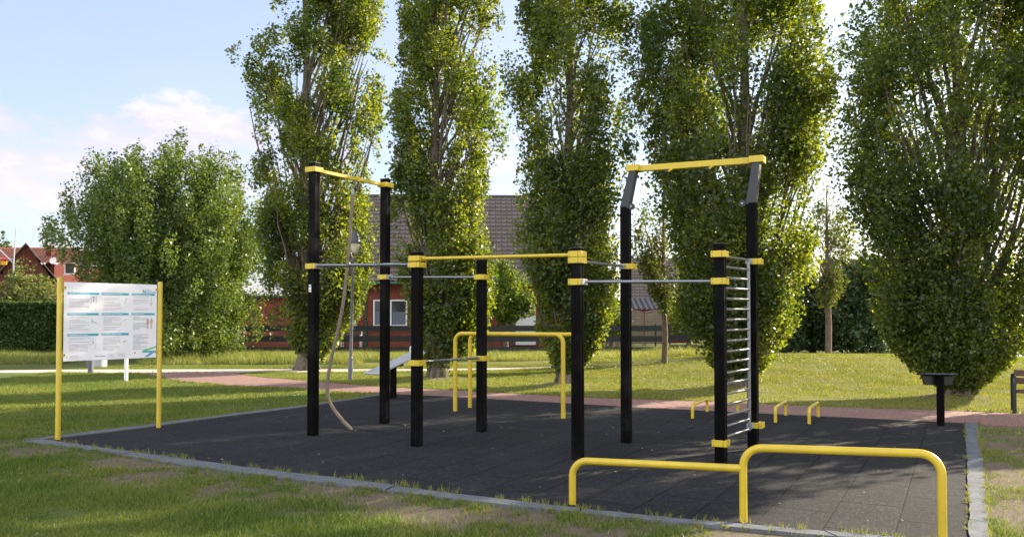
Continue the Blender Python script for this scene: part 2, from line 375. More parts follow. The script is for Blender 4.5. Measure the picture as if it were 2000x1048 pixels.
TREES = [ # base px, list of (y, left, right) outline
 ((600, 722), [(0, 532, 750), (60, 510, 755), (110, 463, 745), (150, 472, 782), (200, 480, 778), (250, 500, 770), (300, 500, 765), (350, 486, 768), (410, 510, 765), (500, 505, 745), (560, 520, 735), (620, 530, 705), (660, 555, 672), (695, 585, 635)]),
 ((855, 742), [(0, 765, 992), (100, 768, 992), (150, 760, 985), (200, 735, 992), (260, 738, 997), (300, 755, 982), (370, 745, 962), (430, 750, 982), (500, 775, 978), (560, 785, 968), (620, 795, 957), (680, 808, 930), (725, 835, 880)]),
 ((1108, 754), [(0, 1015, 1240), (60, 1008, 1228), (120, 985, 1245), (200, 985, 1245), (280, 1010, 1247), (350, 1000, 1225), (420, 1010, 1218), (500, 1010, 1232), (560, 1030, 1217), (620, 1045, 1197), (680, 1063, 1170), (735, 1088, 1125)]),
 ((1445, 760), [(0, 1238, 1602), (80, 1232, 1627), (180, 1245, 1620), (270, 1250, 1627), (350, 1250, 1598), (430, 1262, 1617), (500, 1290, 1605), (560, 1310, 1600), (620, 1325, 1582), (660, 1340, 1550), (705, 1372, 1512), (740, 1420, 1475)]),
 ((1875, 778), [(0, 1662, 2085), (100, 1627, 2090), (200, 1632, 2095), (300, 1645, 2100), (380, 1650, 2100), (450, 1662, 2100), (550, 1692, 2070), (620, 1722, 2025), (680, 1752, 1992), (725, 1792, 1950), (762, 1845, 1912)]),
]
tree_xy = [G(*t[0]) for t in TREES]
def hgt(x, y):
    m = .34 * np.exp(-(((x - 10.5) / 7.5) ** 2 + ((y - 26.5) / 4.0) ** 2))
    for (tx, ty) in tree_xy: m = m + .10 * np.exp(-((x - tx) ** 2 + (y - ty) ** 2) / .55)
    return m
def drymask(x, y):
    return np.clip((x + .55 * (y - 11)) / 6 + .1 + (fbm(x + 3, y + 8, .6, 4) - .5) * 1.6, 0, 1) * np.clip((y - 9) / 5, .25, 1) * (y < 30)
def dirtmask(x, y):
    d = dist_line(x, y, pad_front_out); dr = dist_line(x, y, pad_right_out); dl = dist_line(x, y, pad_left_out)
    n = .55 * fbm(x, y, 1.6, 5) + .45 * fbm(x + 7, y + 3, 5.5, 4); n2 = fbm(x + 40, y, .5, 4)
    band = np.clip(1.35 - d / 1.25, 0, 1) * .80
    bandr = np.clip(1.3 - dr / 1.1, 0, 1) * .68
    bl = np.clip(1 - dl / .45, 0, 1) * .5
    m = np.maximum(np.maximum(band, bandr), bl)
    for (tx, ty) in tree_xy: m = np.maximum(m, np.clip(1.1 - np.hypot(x - tx, y - ty) / 1.1, 0, 1) * .75)
    cx_, cy_ = G(20, 862); m = np.maximum(m, np.clip(1 - np.hypot((x - cx_) / 1.6, (y - cy_) / .5), 0, 1) * .95)
    return np.clip((m + (n - .5) * 2.1 + (n2 - .5) * .25 - .30) * 1.9, 0, 1) * np.clip(m * 6 + .12, 0, 1)
xs = np.unique(np.concatenate([np.linspace(-600, -30, 20), np.linspace(-30, -11, 39), np.arange(-11, 12, .09), np.linspace(12, 30, 37), np.linspace(30, 600, 20)]))
ys = np.unique(np.concatenate([np.linspace(-40, 3, 12), np.arange(3, 19, .09), np.arange(19, 40, .3), np.linspace(40, 900, 24)]))
X, Y = np.meshgrid(xs, ys); Zg = hgt(X, Y) + (fbm(X, Y, .8, 3) - .5) * .03 * (Y < 60)
POLYS = [pad_front_out + pad_right_out[1:] + pad_back[1:] + pad_left_out[1:-1], redpath, palepoly]
allp = np.zeros(X.shape, bool)
for p in POLYS: allp |= inpoly(X, Y, p)
# keep soil just under the paving
near = np.minimum.reduce([dist_line(X, Y, p + [p[0]]) for p in POLYS])
kk = np.clip(near / .35, 0, 1); kk[allp] = 0
Zg = Zg * kk - .004 * (1 - kk)
tag(grid_mesh('ground', np.stack([X, Y, Zg], -1), None, [M['ground']], {'dirt': dirtmask(X, Y), 'dry': drymask(X, Y)}), kind='structure')
AX = math.atan2(.8796, .4757)           # d1 heading
d1 = Vector((.4757, .8796, 0)); d2 = Vector((.8796, -.4757, 0)); RZ = math.atan2(d2.y, d2.x)
def sheet(name, poly, z, mat, frame=True):
    # local frame turned with the exercise pad so tile joints follow its edges
    o0 = Vector((pad_right_in[2][0], pad_right_in[2][1], 0)); Mi = Matrix.Rotation(-RZ, 3, 'Z')
    loc = [Mi @ (Vector((p[0], p[1], 0)) - o0) for p in poly]
    ob = MB().prism([(q.x, q.y) for q in loc], -.05, z).build(name, mat, smooth=False)
    ob.location = o0; ob.rotation_euler = (0, 0, RZ); return ob
tag(sheet('rubber_surface', pad, .012, M['rubber']), kind='structure')
tag(sheet('brick_path', redpath, .008, M['pavers']), kind='structure')
tag(sheet('gravel_path', palepoly, .004, M['pale']), kind='structure')
# kerb stones
def kerb(outer, inner, n_per=1.0):
    def resample(pl, ts):
        P = [Vector((*p, 0)) for p in pl]; L_ = [0]
        for a, b in zip(P[:-1], P[1:]): L_.append(L_[-1] + (b - a).length)
        out = []
        for t in ts:
            s = t * L_[-1]; i = max(0, min(len(P) - 2, next((k for k in range(len(L_) - 1) if L_[k + 1] >= s), len(P) - 2)))
            out.append(P[i].lerp(P[i + 1], (s - L_[i]) / max(1e-9, L_[i + 1] - L_[i])))
        return out, L_[-1]
    _, ln = resample(outer, [0]); n = max(1, round(ln / n_per)); m = MB()
    for k in range(n):
        g = .004 / ln; a, b = k / n + g, (k + 1) / n - g
        ts = [a + (b - a) * q / 7 for q in range(8)]; o_, _ = resample(outer, ts); i_, _ = resample(inner, ts); o_ = [q + Vector((random.gauss(0, .005), random.gauss(0, .005), 0)) for q in o_]; i_ = [q + Vector((random.gauss(0, .005), random.gauss(0, .005), 0)) for q in i_]
        dz = random.uniform(-.004, .005); off = Vector((random.uniform(-.006, .006), random.uniform(-.006, .006), 0))
        ply = [(q + off) for q in o_] + [(q + off) for q in i_[::-1]]
        m.prism([(q.x, q.y) for q in ply], -.08, .024 + dz)
    return m
mk = kerb(pad_front_out, pad_front_in)
for a, b in ((pad_right_out, pad_right_in), (pad_left_out, pad_left_in)):
    k2 = kerb(a, b, .85); mk.add(k2.v, k2.f)
tag(mk.build('kerb', M['kerb'], smooth=False, bevel=.006), kind='structure')

# ------------------------------------------------------------------ grass blades
def blades(n, box, hmin, hmax, wid, mask, yfall=0, seed=1, lean=.5):
    r = np.random.default_rng(seed)
    x = r.uniform(box[0], box[1], n); y = r.uniform(box[2], box[3], n)
    k = mask(x, y, r); x, y = x[k], y[k]; n = len(x)
    h = r.uniform(hmin, hmax, n) * (.25 + 1.5 * np.clip(fbm(x, y, 1.7, 3) * 1.5 - .25, 0, 1)); a = r.uniform(0, 2 * np.pi, n); b = r.uniform(0, 2 * np.pi, n)
    h = h * (1 - .72 * np.clip((y - 29.5) / 4, 0, 1)) if hmax > .2 else h
    z = hgt(x, y); wd = wid * r.uniform(.6, 1.4, n) * (1 + yfall * y)
    ln = h * r.uniform(.1, 1, n) * lean
    v = np.zeros((n, 3, 3)); dx, dy = np.cos(a) * wd / 2, np.sin(a) * wd / 2
    v[:, 0] = np.stack([x - dx, y - dy, z], 1); v[:, 1] = np.stack([x + dx, y + dy, z], 1)
    v[:, 2] = np.stack([x + np.cos(b) * ln, y + np.sin(b) * ln, z + h], 1)
    t = np.clip(.1 + .6 * fbm(x, y, .9, 4) + .25 * drymask(x, y) + r.normal(0, .27, n), 0, 1)
    return v, t
def inside_any(x, y):
    m = np.zeros(x.shape, bool)
    for p in POLYS: m |= inpoly(x, y, p)
    return m
def view(x, y, mar=1.0): return np.abs(x) < y * .64 + mar
def mk_mask(keep=1.0):
    def f(x, y, r):
        k = view(x, y) & (r.random(len(x)) < keep) & ~inside_any(x, y)
        d = dirtmask(x, y); return k & (r.random(len(x)) > d * .93)
    return f
A_ = blades(560000, (-8, 1.5, 4.8, 11.5), .018, .06, .0075, mk_mask(), 0, 11, 1.1)
B_ = blades(520000, (-13, 3, 11.5, 26.5), .02, .05, .008, mk_mask(), .02, 12, .8)
C_ = blades(330000, (2.5, 20, 10, 29), .02, .05, .008, mk_mask(), .02, 13, .8)
D_ = blades(60000, (3.2, 5.8, 4.8, 10), .018, .05, .0055, mk_mask(), 0, 14, .9)
V = np.concatenate([a[0] for a in (A_, B_, C_, D_)]); T = np.concatenate([a[1] for a in (A_, B_, C_, D_)])
tag(np_mesh('lawn_grass', V, 3, T, [M['grass']]), kind='stuff')
def vmask(x, y, r):
    e = 28.0 + .6 * fbm(x, y, .4, 3)
    return view(x, y, 3) & ((y > e) | (x < -5)) & ~inside_any(x, y) & (x < 8.5) & (r.random(len(x)) < .3 + .9 * fbm(x + 9, y, .5, 3)) & (np.abs(x + 13.6) > 1.2)
v1, t1 = blades(260000, (-26, 9, 27.2, 35.9), .05, .36, .013, vmask, 0, 21, 1.0)
t1 = np.clip(t1 + .1, 0, 1)
tag(np_mesh('verge_grass', v1, 3, t1, [M['tall']]), kind='stuff')
# little tufts growing in the joint between kerb and rubber
def tufts():
    r = np.random.default_rng(5); out = []; tt = []
    lines = [(pad_front_in, 330, 1.0), (pad_front_out, 260, .6), (pad_right_in, 90, .6), (pad_left_in, 120, .6), (redpath[:9], 500, .7), (redpath[19:], 900, .7), (pad_left_out, 300, .7), (pad_right_out, 200, .8)]
    for pl, n, k in lines:
        P = np.array(pl); seg = np.hypot(*(P[1:] - P[:-1]).T); cum = np.r_[0, np.cumsum(seg)]
        s = r.uniform(0, cum[-1], n); s = s[r.random(n) < fbm(s, s * 0, 1.3, 3) * 1.3 - .15]
        px = np.interp(s, cum, P[:, 0]); py = np.interp(s, cum, P[:, 1])
        for a, b in zip(px, py):
            m = r.integers(4, 14); hx = r.uniform(.02, .075) * k
            x = a + r.normal(0, .012, m); y = b + r.normal(0, .012, m); an = r.uniform(0, 6.28, m); h = hx * r.uniform(.5, 1.2, m)
            v = np.zeros((m, 3, 3)); w_ = .004
            v[:, 0] = np.stack([x - np.cos(an) * w_, y - np.sin(an) * w_, h * 0 + .01], 1); v[:, 1] = np.stack([x + np.cos(an) * w_, y + np.sin(an) * w_, h * 0 + .01], 1)
            v[:, 2] = np.stack([x + r.normal(0, .02, m), y + r.normal(0, .02, m), h + .02], 1); out.append(v); tt.append(r.uniform(.3, 1, m))
    return np.concatenate(out), np.concatenate(tt)
tv, tt = tufts(); tag(np_mesh('kerb_weeds', tv, 3, tt, [M['grass']]), kind='stuff')
# scattered fallen leaves / litter specks
def litter():
    r = np.random.default_rng(9); n = 2600; x = r.uniform(-11, 14, n); y = r.uniform(5.5, 24, n)
    k = view(x, y) & (r.random(n) < np.where(inside_any(x, y), .18, .45)); x, y = x[k], y[k]; n = len(x)
    z = hgt(x, y) + np.where(inside_any(x, y), .028, .035); a = r.uniform(0, 6.28, n); s = r.uniform(.008, .022, n)
    v = np.zeros((n, 4, 3))
    for i, (da, f) in enumerate(((0, 1), (1.57, .55), (3.14, 1), (4.71, .55))):
        v[:, i] = np.stack([x + np.cos(a + da) * s * f, y + np.sin(a + da) * s * f, z + r.uniform(-.006, .008, n)], 1)
    return v, r.random(n)
lv, lt = litter(); M['litter'] = leafmat('dry_leaf', (.1, .07, .03), (.42, .38, .28), .2, .2, (1, 1, .8))
tag(np_mesh('fallen_leaves', lv, 4, lt, [M['litter']]), kind='stuff')

# ------------------------------------------------------------------ foliage
def leaf_quads(c, size, r, flat=0.0, aspect=.8):
    n = len(c); a = r.normal(size=(n, 3)); a /= np.linalg.norm(a, axis=1)[:, None]
    b = r.normal(size=(n, 3)); b[:, 2] *= (1 - flat); b -= a * np.sum(a * b, 1)[:, None]; b /= np.linalg.norm(b, axis=1)[:, None]
    s = (size * r.uniform(.4, 1.35, n))[:, None] / 2
    nn = np.cross(a, b) * s * .25
    return np.stack([c - a * s, c - b * s * aspect + nn, c + a * s * 1.05, c + b * s * aspect + nn], 1)
def crown_and_wood(name, base, outline, top, nb, leaves_n, lsize, mat, seed, barkm, trunk_r, style='poplar', sig=.2, ysq=.9, tint0=0.0, fork=2.2, wood_n=60):
    """outline: (z, left radius, right radius) rows from low to high, metres round the trunk"""
    r = np.random.default_rng(seed); bx, by = base[0], base[1]
    oz = np.array([o[0] for o in outline]); ol = np.array([o[1] for o in outline]); orr = np.array([o[2] for o in outline])
    Lf = lambda z: np.interp(z, oz, ol); Rf = lambda z: np.interp(z, oz, orr)
    zlo, zhi = oz[0], oz[-1]
    lean = (r.normal(0, .012), r.normal(0, .012))
    lobe = lambda z, a: .85 + .34 * vnoise(np.asarray(z) * .75 + seed * 1.7, np.asarray((np.cos(a) + 1.1) * 1.6 + np.sin(a) * .9 + seed)) 
    centres = []; wgt = []; branches = []
    for k in range(nb):
        # tip of the branch inside the outline, outer shell favoured
        u = r.random(); zt = zlo + (zhi - zlo) * (u ** .92)
        if style == 'poplar' and k % 8 == 0: zt = zlo + r.random() * 2.2
        if style == 'poplar' and k % 8 == 1: zt = zlo + r.uniform(1.6, 5.2)
        if style == 'poplar' and k % 8 == 2: zt = zlo + (zhi - 5 - zlo) * r.uniform(.55, 1)
        az = r.uniform(0, 2 * np.pi); rf = (.3 + .7 * r.random() ** .4) * (.93 + .16 * r.random())
        cx = (Rf(zt) - Lf(zt)) / 2; rad = (Rf(zt) + Lf(zt)) / 2
        if style == 'poplar' and zt < zlo + 5: rad *= r.uniform(.78, 1.12)
        if style == 'fan': zt += r.normal(-.12, .25) * (zt > 2); rad *= r.uniform(.82, 1.1)
        rad = max(.05, rad * min(1.1, float(lobe(np.array([zt]), np.array([az]))[0])) - sig * .25)
        tip = np.array([bx + cx + rad * rf * np.cos(az), by + rad * rf * ysq * np.sin(az), zt])
        if style == 'poplar':
            ang = r.uniform(R(14), R(30)); z0 = max(.25 + r.random() * .8, zt - np.hypot(tip[0] - bx, tip[1] - by) / np.tan(ang))
            st = np.array([bx + lean[0] * z0 * .5, by + lean[1] * z0 * .5, z0])
        elif style == 'fan':
            z0 = r.uniform(.1, 1.0) if zt > 1.5 else .1; st = np.array([bx + r.normal(0, .25), by + r.normal(0, .2), z0])
        else:
            z0 = max(fork, zt - np.hypot(tip[0] - bx, tip[1] - by) * r.uniform(1.6, 3.2)); z0 = min(z0, zt - .1); st = np.array([bx, by, max(z0, fork * .95)])
        mid = (st + tip) / 2; mid[:2] += (tip[:2] - st[:2]) * (.12 if style != 'fan' else .05); mid += r.normal(0, .06, 3)
        branches.append((st, mid, tip)); L_ = np.linalg.norm(tip - st)
        m = max(2, int(L_ * (1.6 if style != 'fan' else 1.6))); lo = .30 if style == 'poplar' else .55 if style == 'fan' else .2
        for t in (np.linspace(lo, 1, m) if style != 'poplar' else (1.0, r.uniform(.78, .9), r.uniform(.45, .8))[:2 + (k % 3 == 0)]):
            p = st * (1 - t) ** 2 + mid * 2 * t * (1 - t) + tip * t * t
            centres.append(p + r.normal(0, sig * .55, 3) * (1, 1, 1.2)); wgt.append((.45 + .75 * t) * r.uniform(.1, 1.0) ** 1.3)
    centres = np.array(centres); wgt = np.array(wgt); wgt /= wgt.sum()
    ctint = np.clip(r.normal(.45, .24, len(centres)), 0, 1)
    crad = {'poplar': 1.32, 'fan': 1.15}.get(style, 1.4) * sig * r.uniform(.45, 1.5, len(centres))
    if style == 'poplar':     # whole boughs missing here and there let the sky through
        pk = vnoise((centres[:, 0] - bx) * 2.3 + centres[:, 2] * .3 + seed, centres[:, 2] * 1.7 + (centres[:, 1] - by) * .5 + seed)
        low = centres[:, 2] < zlo + 2.5
        wgt = wgt * np.where((pk < .37) & (centres[:, 2] > zlo + 5.0), .06, 1)
        wgt = np.where(wgt > 0, 1.0, 0) * np.where((pk < .37) & (centres[:, 2] > zlo + 5.0), .06, 1) * r.uniform(.6, 1.3, len(wgt))
    if style == 'poplar': wgt = wgt * np.where((pk < .35) & (centres[:, 2] <= zlo + 5.0), .12, 1)
    wgt = wgt * crad ** 2.2; wgt /= wgt.sum()
    idx = r.choice(len(centres), leaves_n, p=wgt)
    off = r.normal(size=(leaves_n, 3)); off /= np.linalg.norm(off, axis=1)[:, None]
    off *= (r.random(leaves_n) ** .45)[:, None] * np.array([1, 1, 1.5 if style != 'fan' else 2.0])
    # ragged clump surface
    rg = .75 + .5 * vnoise(off[:, 0] * 2.2 + idx * .37, off[:, 2] * 2.2 + idx * .71)
    c = centres[idx] + off * (crad[idx] * rg)[:, None]
    # trim what strays beyond the outline
    cx = (Rf(c[:, 2]) - Lf(c[:, 2])) / 2; rad = (Rf(c[:, 2]) + Lf(c[:, 2])) / 2
    e = np.hypot((c[:, 0] - bx - cx), (c[:, 1] - by) / ysq) / np.maximum(rad, .05)
    e = e / np.clip(lobe(c[:, 2], np.arctan2(c[:, 1] - by, c[:, 0] - bx - cx)), 0, 1.06)
    k = (e < 1.02 + .12 * r.random(leaves_n) + (.6 if style == 'fan' else 0)) & (c[:, 2] > max(.12, zlo - .2)); c = c[k]; idx = idx[k]
    # twiggy gaps: drop leaves in noise pockets
    pocket = vnoise((c[:, 0] - bx) * 1.5 + c[:, 2] * .3 + seed, c[:, 2] * 1.1 + (c[:, 1] - by) * .9)
    if style not in ('poplar', 'fan'): k = r.random(len(c)) < np.clip((pocket - .31) * 4.2, .06, 1); c = c[k]; idx = idx[k]
    t = np.clip(ctint[idx] + r.normal(0, .15, len(c)) + tint0, 0, 1)
    root = empty(name, (bx, by, 0)); 
    rel = c - np.array([bx, by, 0])
    co = np_mesh('crown', leaf_quads(rel, lsize, r), 4, t, [mat], root)
    # wood
    mb = MB(); hz = float(hgt(np.array(bx), np.array(by)))
    if style == 'poplar':
        n = 16; pts = [(lean[0] * z + .05 * math.sin(z * .9 + seed), lean[1] * z, z) for z in np.linspace(0, top * .96, n)]
        pts[0] = (pts[0][0], pts[0][1], hz - .15); rs = [trunk_r * (1 - .93 * (i / (n - 1)) ** .8) for i in range(n)]
        pts.insert(1, (pts[0][0], 0, hz + .12)); pts.insert(2, (pts[0][0] * .9, 0, hz + .4)); rs = [trunk_r * 1.5, trunk_r * 1.2, trunk_r * 1.08] + rs[1:]
        mb.tube(pts, rs, 12)
        for q in range(5):   # root flare
            a = q * 1.26 + seed; mb.tube([(math.cos(a) * trunk_r * .6, math.sin(a) * trunk_r * .6, hz + .45), (math.cos(a) * trunk_r * 1.1, math.sin(a) * trunk_r * 1.1, hz + .1), (math.cos(a) * trunk_r * 1.7, math.sin(a) * trunk_r * 1.7, hz - .1)], [trunk_r * .4, trunk_r * .42, trunk_r * .2], 7)
    elif style == 'fan':
        mb.tube([(0, 0, -.1), (0, 0, .6)], [trunk_r * 1.5, trunk_r], 9)
    else:
        pts = [(0, 0, hz - .1), (0, 0, hz + .15), (.02, 0, fork * .5), (-.02, 0, fork), (0, .02, top * .9)]
        mb.tube(pts, [trunk_r * 1.5, trunk_r * 1.05, trunk_r, trunk_r * .85, trunk_r * .12], 10)
    order = sorted(range(nb), key=lambda k: -np.linalg.norm(branches[k][2] - branches[k][0]))
    for k in order[:wood_n]:
        st, mid, tip = [b - np.array([bx, by, 0]) for b in branches[k]]
        L_ = np.linalg.norm(tip - st); r0 = min(trunk_r * .45, .008 * L_ + .008)
        P = [st * (1 - t) ** 2 + mid * 2 * t * (1 - t) + tip * t * t for t in np.linspace(0, .8, 7)]
        P = [p + r.normal(0, .045, 3) * (0 < i < 6) for i, p in enumerate(P)]
        mb.tube(P, [r0 * (1 - .85 * i / 6) for i in range(7)], 6, cap=False)
    mb.build('trunk', barkm, root)
    return root
def outline_from(basepx, rows):
    bx, by = G(*basepx); out = []
    for (py, l, rr) in reversed(rows):
        out.append((zat(by, py), max(.1, bx - xat(by, l, py)) * .95, max(.1, xat(by, rr, py) - bx) * .95))
    return (bx, by), out
poplar_lab = [
 'leftmost tall poplar, ragged crown behind the climbing rope, nearest the round green tree',
 'tall loose poplar with yellow-green right side, between street lamp and tall dip bars',
 'narrow upright poplar rising directly behind the yellow horizontal bar and dip bars',
 'broad dense poplar rising behind the wall-bar ladder and the bent-topped posts',
 'big dark poplar beside the park bench, its crown base behind the small black lectern',
]
nL = [135000, 98000, 100000, 170000, 165000]
for i, (b, rows) in enumerate(TREES):
    (bx, by), out = outline_from(b, rows)
    zt, l, r_ = out[-1]
    out += [(zt + 2.2, l * .8, r_ * .8), (zt + 4.5, l * .4, r_ * .4), (zt + 5.5, .1, .1)]
    t = crown_and_wood('poplar_tree', (bx, by), out, zt + 5.3, 400 if i < 3 else 600, int(nL[i] * 1.12), [.088, .084, .08, .08, .075][i], M['poplar'], 100 + i, M['bark'], [.24, .19, .19, .22, .2][i], 'poplar', .21 if i < 3 else .24, .85, wood_n=75)
    tag(t, poplar_lab[i], 'tree', 'row of tall poplars behind the exercise area')
# two more of the row stand beyond the right edge: the first shows at the edge of the photo and both shade the pad
for i, (bx, by) in enumerate([(12.0, 14.9)]):
    out = [(.6, .3, .3), (1.5, 1.0, 1.0), (3, 1.9, 1.7), (5, 2.4, 2.1), (8, 2.5, 2.2), (11, 2.1, 2.1), (14, .9, .9), (15, .1, .1)]
    t = crown_and_wood('poplar_tree', (bx, by), out, 14.6, 130, 60000, .11, M['poplar'], 140 + i, M['bark'], .24, 'poplar', .25, .9, wood_n=30)
    tag(t, 'poplar at the right edge, only the fringe of its dark crown in view', 'tree', 'row of tall poplars behind the exercise area')

# round green tree on the left
def shrub(name, basepx, rows, nb, nl, ls, mat, seed, label, cat='shrub', group=None, style='fan', tr=.1, sig=.16, y=None, top=None, fork=2, wood_n=40, x=None, ysq=.9, bm='bark', tint0=0):
    bx, by = G(*basepx) if y is None else (xat(y, basepx[0], basepx[1]), y)
    out = [(zat(by, py), max(.1, bx - xat(by, l, py)), max(.1, xat(by, r, py) - bx)) for (py, l, r) in reversed(rows)]
    if style == 'fan': out[0] = (max(.05, out[0][0]), out[0][1], out[0][2])
    t = crown_and_wood(name, (bx, by), out, top or out[-1][0], nb, nl, ls, mat, seed, M[bm], tr, style, sig, ysq, fork=fork, wood_n=wood_n, tint0=tint0)
    tag(t, label, cat, group); return t
shrub('round_tree', (330, 702), [(290, 300, 390), (310, 200, 440), (340, 150, 478), (395, 118, 503), (450, 112, 512), (500, 165, 520), (560, 180, 525), (620, 190, 525), (660, 210, 515), (690, 260, 500), (702, 290, 480)],
      420, 170000, .095, M['bush'], 31, 'large round multi-stemmed green tree spreading behind the white information board', 'tree', tr=.16, sig=.2, wood_n=120, tint0=.2)
shrub('young_tree', (1298, 720), [(395, 1235, 1262), (440, 1228, 1300), (500, 1232, 1330), (560, 1262, 1335), (600, 1285, 1318)], 70, 9000, .085, M['young'], 32,
      'slender young tree beside the pale path, thin trunk left of the broad poplar', 'tree', 'young trees beyond the lawn', 'open', .085, .2, fork=2.1, top=6.6, wood_n=60, bm='bark2')
shrub('young_tree', (1618, 702), [(370, 1600, 1625), (420, 1585, 1655), (480, 1575, 1662), (540, 1578, 1660), (590, 1598, 1640)], 95, 14000, .085, M['young'], 33,
      'young tree with sparse upright crown standing at the lawn crest before dark shrubs', 'tree', 'young trees beyond the lawn', 'open', .11, .2, fork=2.5, top=7.0, wood_n=70, bm='bark2')
DS = [((1500, 695), 34, [(560, 1470, 1530), (600, 1440, 1560), (650, 1425, 1575), (692, 1430, 1570)], 'dark green shrub showing low between the ladder poplar and the young tree'),
      ((1588, 694), 35, [(545, 1560, 1610), (580, 1530, 1640), (640, 1520, 1655), (692, 1525, 1650)], 'dark shrub directly behind the trunk of the crest-top young tree'),
      ((1680, 694), 34, [(500, 1655, 1700), (530, 1630, 1725), (580, 1610, 1745), (640, 1605, 1755), (692, 1615, 1745)], 'tallest dark shrub, right of the young tree at the lawn crest'),
      ((1765, 694), 36, [(470, 1740, 1790), (520, 1705, 1830), (600, 1700, 1840), (692, 1710, 1830)], 'dark shrub half hidden behind the left fringe of the bench-side poplar'),
      ((1900, 694), 38, [(540, 1860, 1940), (600, 1830, 1975), (692, 1840, 1970)], 'dark shrub hidden mostly behind the crown of the bench-side poplar'),
      ((2010, 694), 36, [(560, 1970, 2060), (620, 1945, 2090), (692, 1950, 2090)], 'dark shrub at the right edge beyond the park bench')]
for i, (b, y, rows, lab) in enumerate(DS):
    shrub('dark_shrub', b, rows, 130, 15000, .15, M['shrubd'], 50 + i, lab, 'shrub', 'dark shrubs behind the lawn crest', sig=.26, y=y, wood_n=8, ysq=.8)
shrub('blossom_shrub', (988, 660), [(524, 965, 1015), (545, 945, 1040), (580, 945, 1048), (615, 960, 1040), (628, 975, 1010)], 150, 34000, .13, M['bright'], 61,
      'bright green garden tree with violet blossoms before the brown-roofed house', 'tree', style='open', tr=.12, sig=.22, y=39.2, fork=1.9, wood_n=20)
shrub('garden_shrub', (1195, 662), [(590, 1170, 1215), (620, 1160, 1222), (655, 1165, 1220)], 40, 3500, .12, M['bright'], 62, 'small light green shrub behind the fence left of the wooden panels', y=40.5, sig=.2, wood_n=5)
shrub('garden_shrub', (1345, 662), [(560, 1310, 1370), (600, 1300, 1400), (655, 1305, 1395)], 60, 6000, .12, M['bright'], 63, 'larger light green garden shrub right of the wooden panels, behind the broad poplar', y=41, sig=.22, wood_n=5)
shrub('pale_shrub', (50, 668), [(535, 30, 70), (548, 5, 110), (565, -50, 150), (585, -60, 175), (640, -60, 180)], 150, 16000, .14, M['shrubl'], 64, 'tall pale green leafy shrub rising behind the clipped hedge', y=37.6, sig=.22, wood_n=15, ysq=.5)
shrub('pale_shrub', (-120, 668), [(540, -140, -90), (570, -210, -40), (640, -210, -30)], 90, 8000, .14, M['shrubl'], 65, 'pale shrub behind the hedge beyond the left edge of the photo', y=37.6, sig=.22, wood_n=8, ysq=.5)
shrub('distant_tree', (8, 620), [(470, -5, 15), (480, -30, 24), (510, -40, 28)], 30, 2500, .4, M['shrubd'], 66, 'far green treetop above the red roof at the left edge', 'tree', y=95, sig=.6, wood_n=3)
# clipped hedge
def hedge():
    r = np.random.default_rng(71); y0 = 35.0; x0, x1 = xat(y0, -330), xat(y0, 262); zt = zat(y0, 592); dp = 1.1
    n = 70000; u = r.random(n); side = r.random(n)
    x = r.uniform(x0, x1, n); z = r.uniform(.05, zt, n); y = y0 + r.normal(0, .035, n)
    top = side < .3; z[top] = zt + r.normal(0, .03, top.sum()); y[top] = y0 + r.uniform(0, dp, top.sum())
    bk = side > .9; y[bk] = y0 + dp + r.normal(0, .04, bk.sum())
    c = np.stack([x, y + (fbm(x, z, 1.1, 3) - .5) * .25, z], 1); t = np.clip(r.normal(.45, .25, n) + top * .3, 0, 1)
    root = empty('clipped_hedge', ((x0 + x1) / 2, y0, 0)); c -= np.array([(x0 + x1) / 2, y0, 0])
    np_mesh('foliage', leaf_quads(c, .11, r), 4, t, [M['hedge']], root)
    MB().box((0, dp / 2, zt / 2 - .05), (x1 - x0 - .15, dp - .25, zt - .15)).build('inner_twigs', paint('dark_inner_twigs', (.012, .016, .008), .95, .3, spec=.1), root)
    tag(root, 'long clipped dark green hedge along the left side behind the board', 'hedge')
hedge()

# ------------------------------------------------------------------ exercise rig
rig_o = Vector((*G(1000, 868), 0))
rig = empty('exercise_rig', rig_o)
tag(rig, 'black and yellow pull-up frame of eight posts with bars and ladder on the pad', 'exercise frame')
RigM = MB
def at(px, py, back=.08):
    x, y = G(px, py, .012); v = Vector((x, y, 0)); return v + v.normalized() * back
PO = {'A': at(611, 851), 'B': at(751, 827), 'C': at(814, 872), 'D': at(940.5, 844), 'E': at(1128.5, 898), 'F': at(1223.5, 865), 'G': at(1408.5, 906), 'H': at(1471.5, 881)}
TOPY = {'A': 319, 'B': 351, 'C': 493, 'D': 508, 'E': 485, 'F': 405, 'G': 477, 'H': 397}
W = .118
Rm = Matrix.Rotation(RZ, 3, 'Z')
def zy(k, py): return zat(PO[k].y, py)
def rigbuild(m, name, mat, smooth=True, bevel=0, parent=rig):
    m.v = [tuple(Vector(v) - rig_o) for v in m.v] if parent is rig else m.v
    return m.build(name, mat, parent, smooth, bevel)
def post_profile(w, g=.006, gd=.005, ch=.008):
    h = w / 2; pts = []
    for k in range(4):
        a = Matrix.Rotation(k * math.pi / 2, 2)
        for p in ((h, -h + ch), (h, -g - .012), (h - gd, -g - .007), (h - gd, g + .007), (h, g + .012), (h, h - ch), (h - ch, h)):
            q = a @ Vector(p); pts.append((q.x, q.y))
    return pts
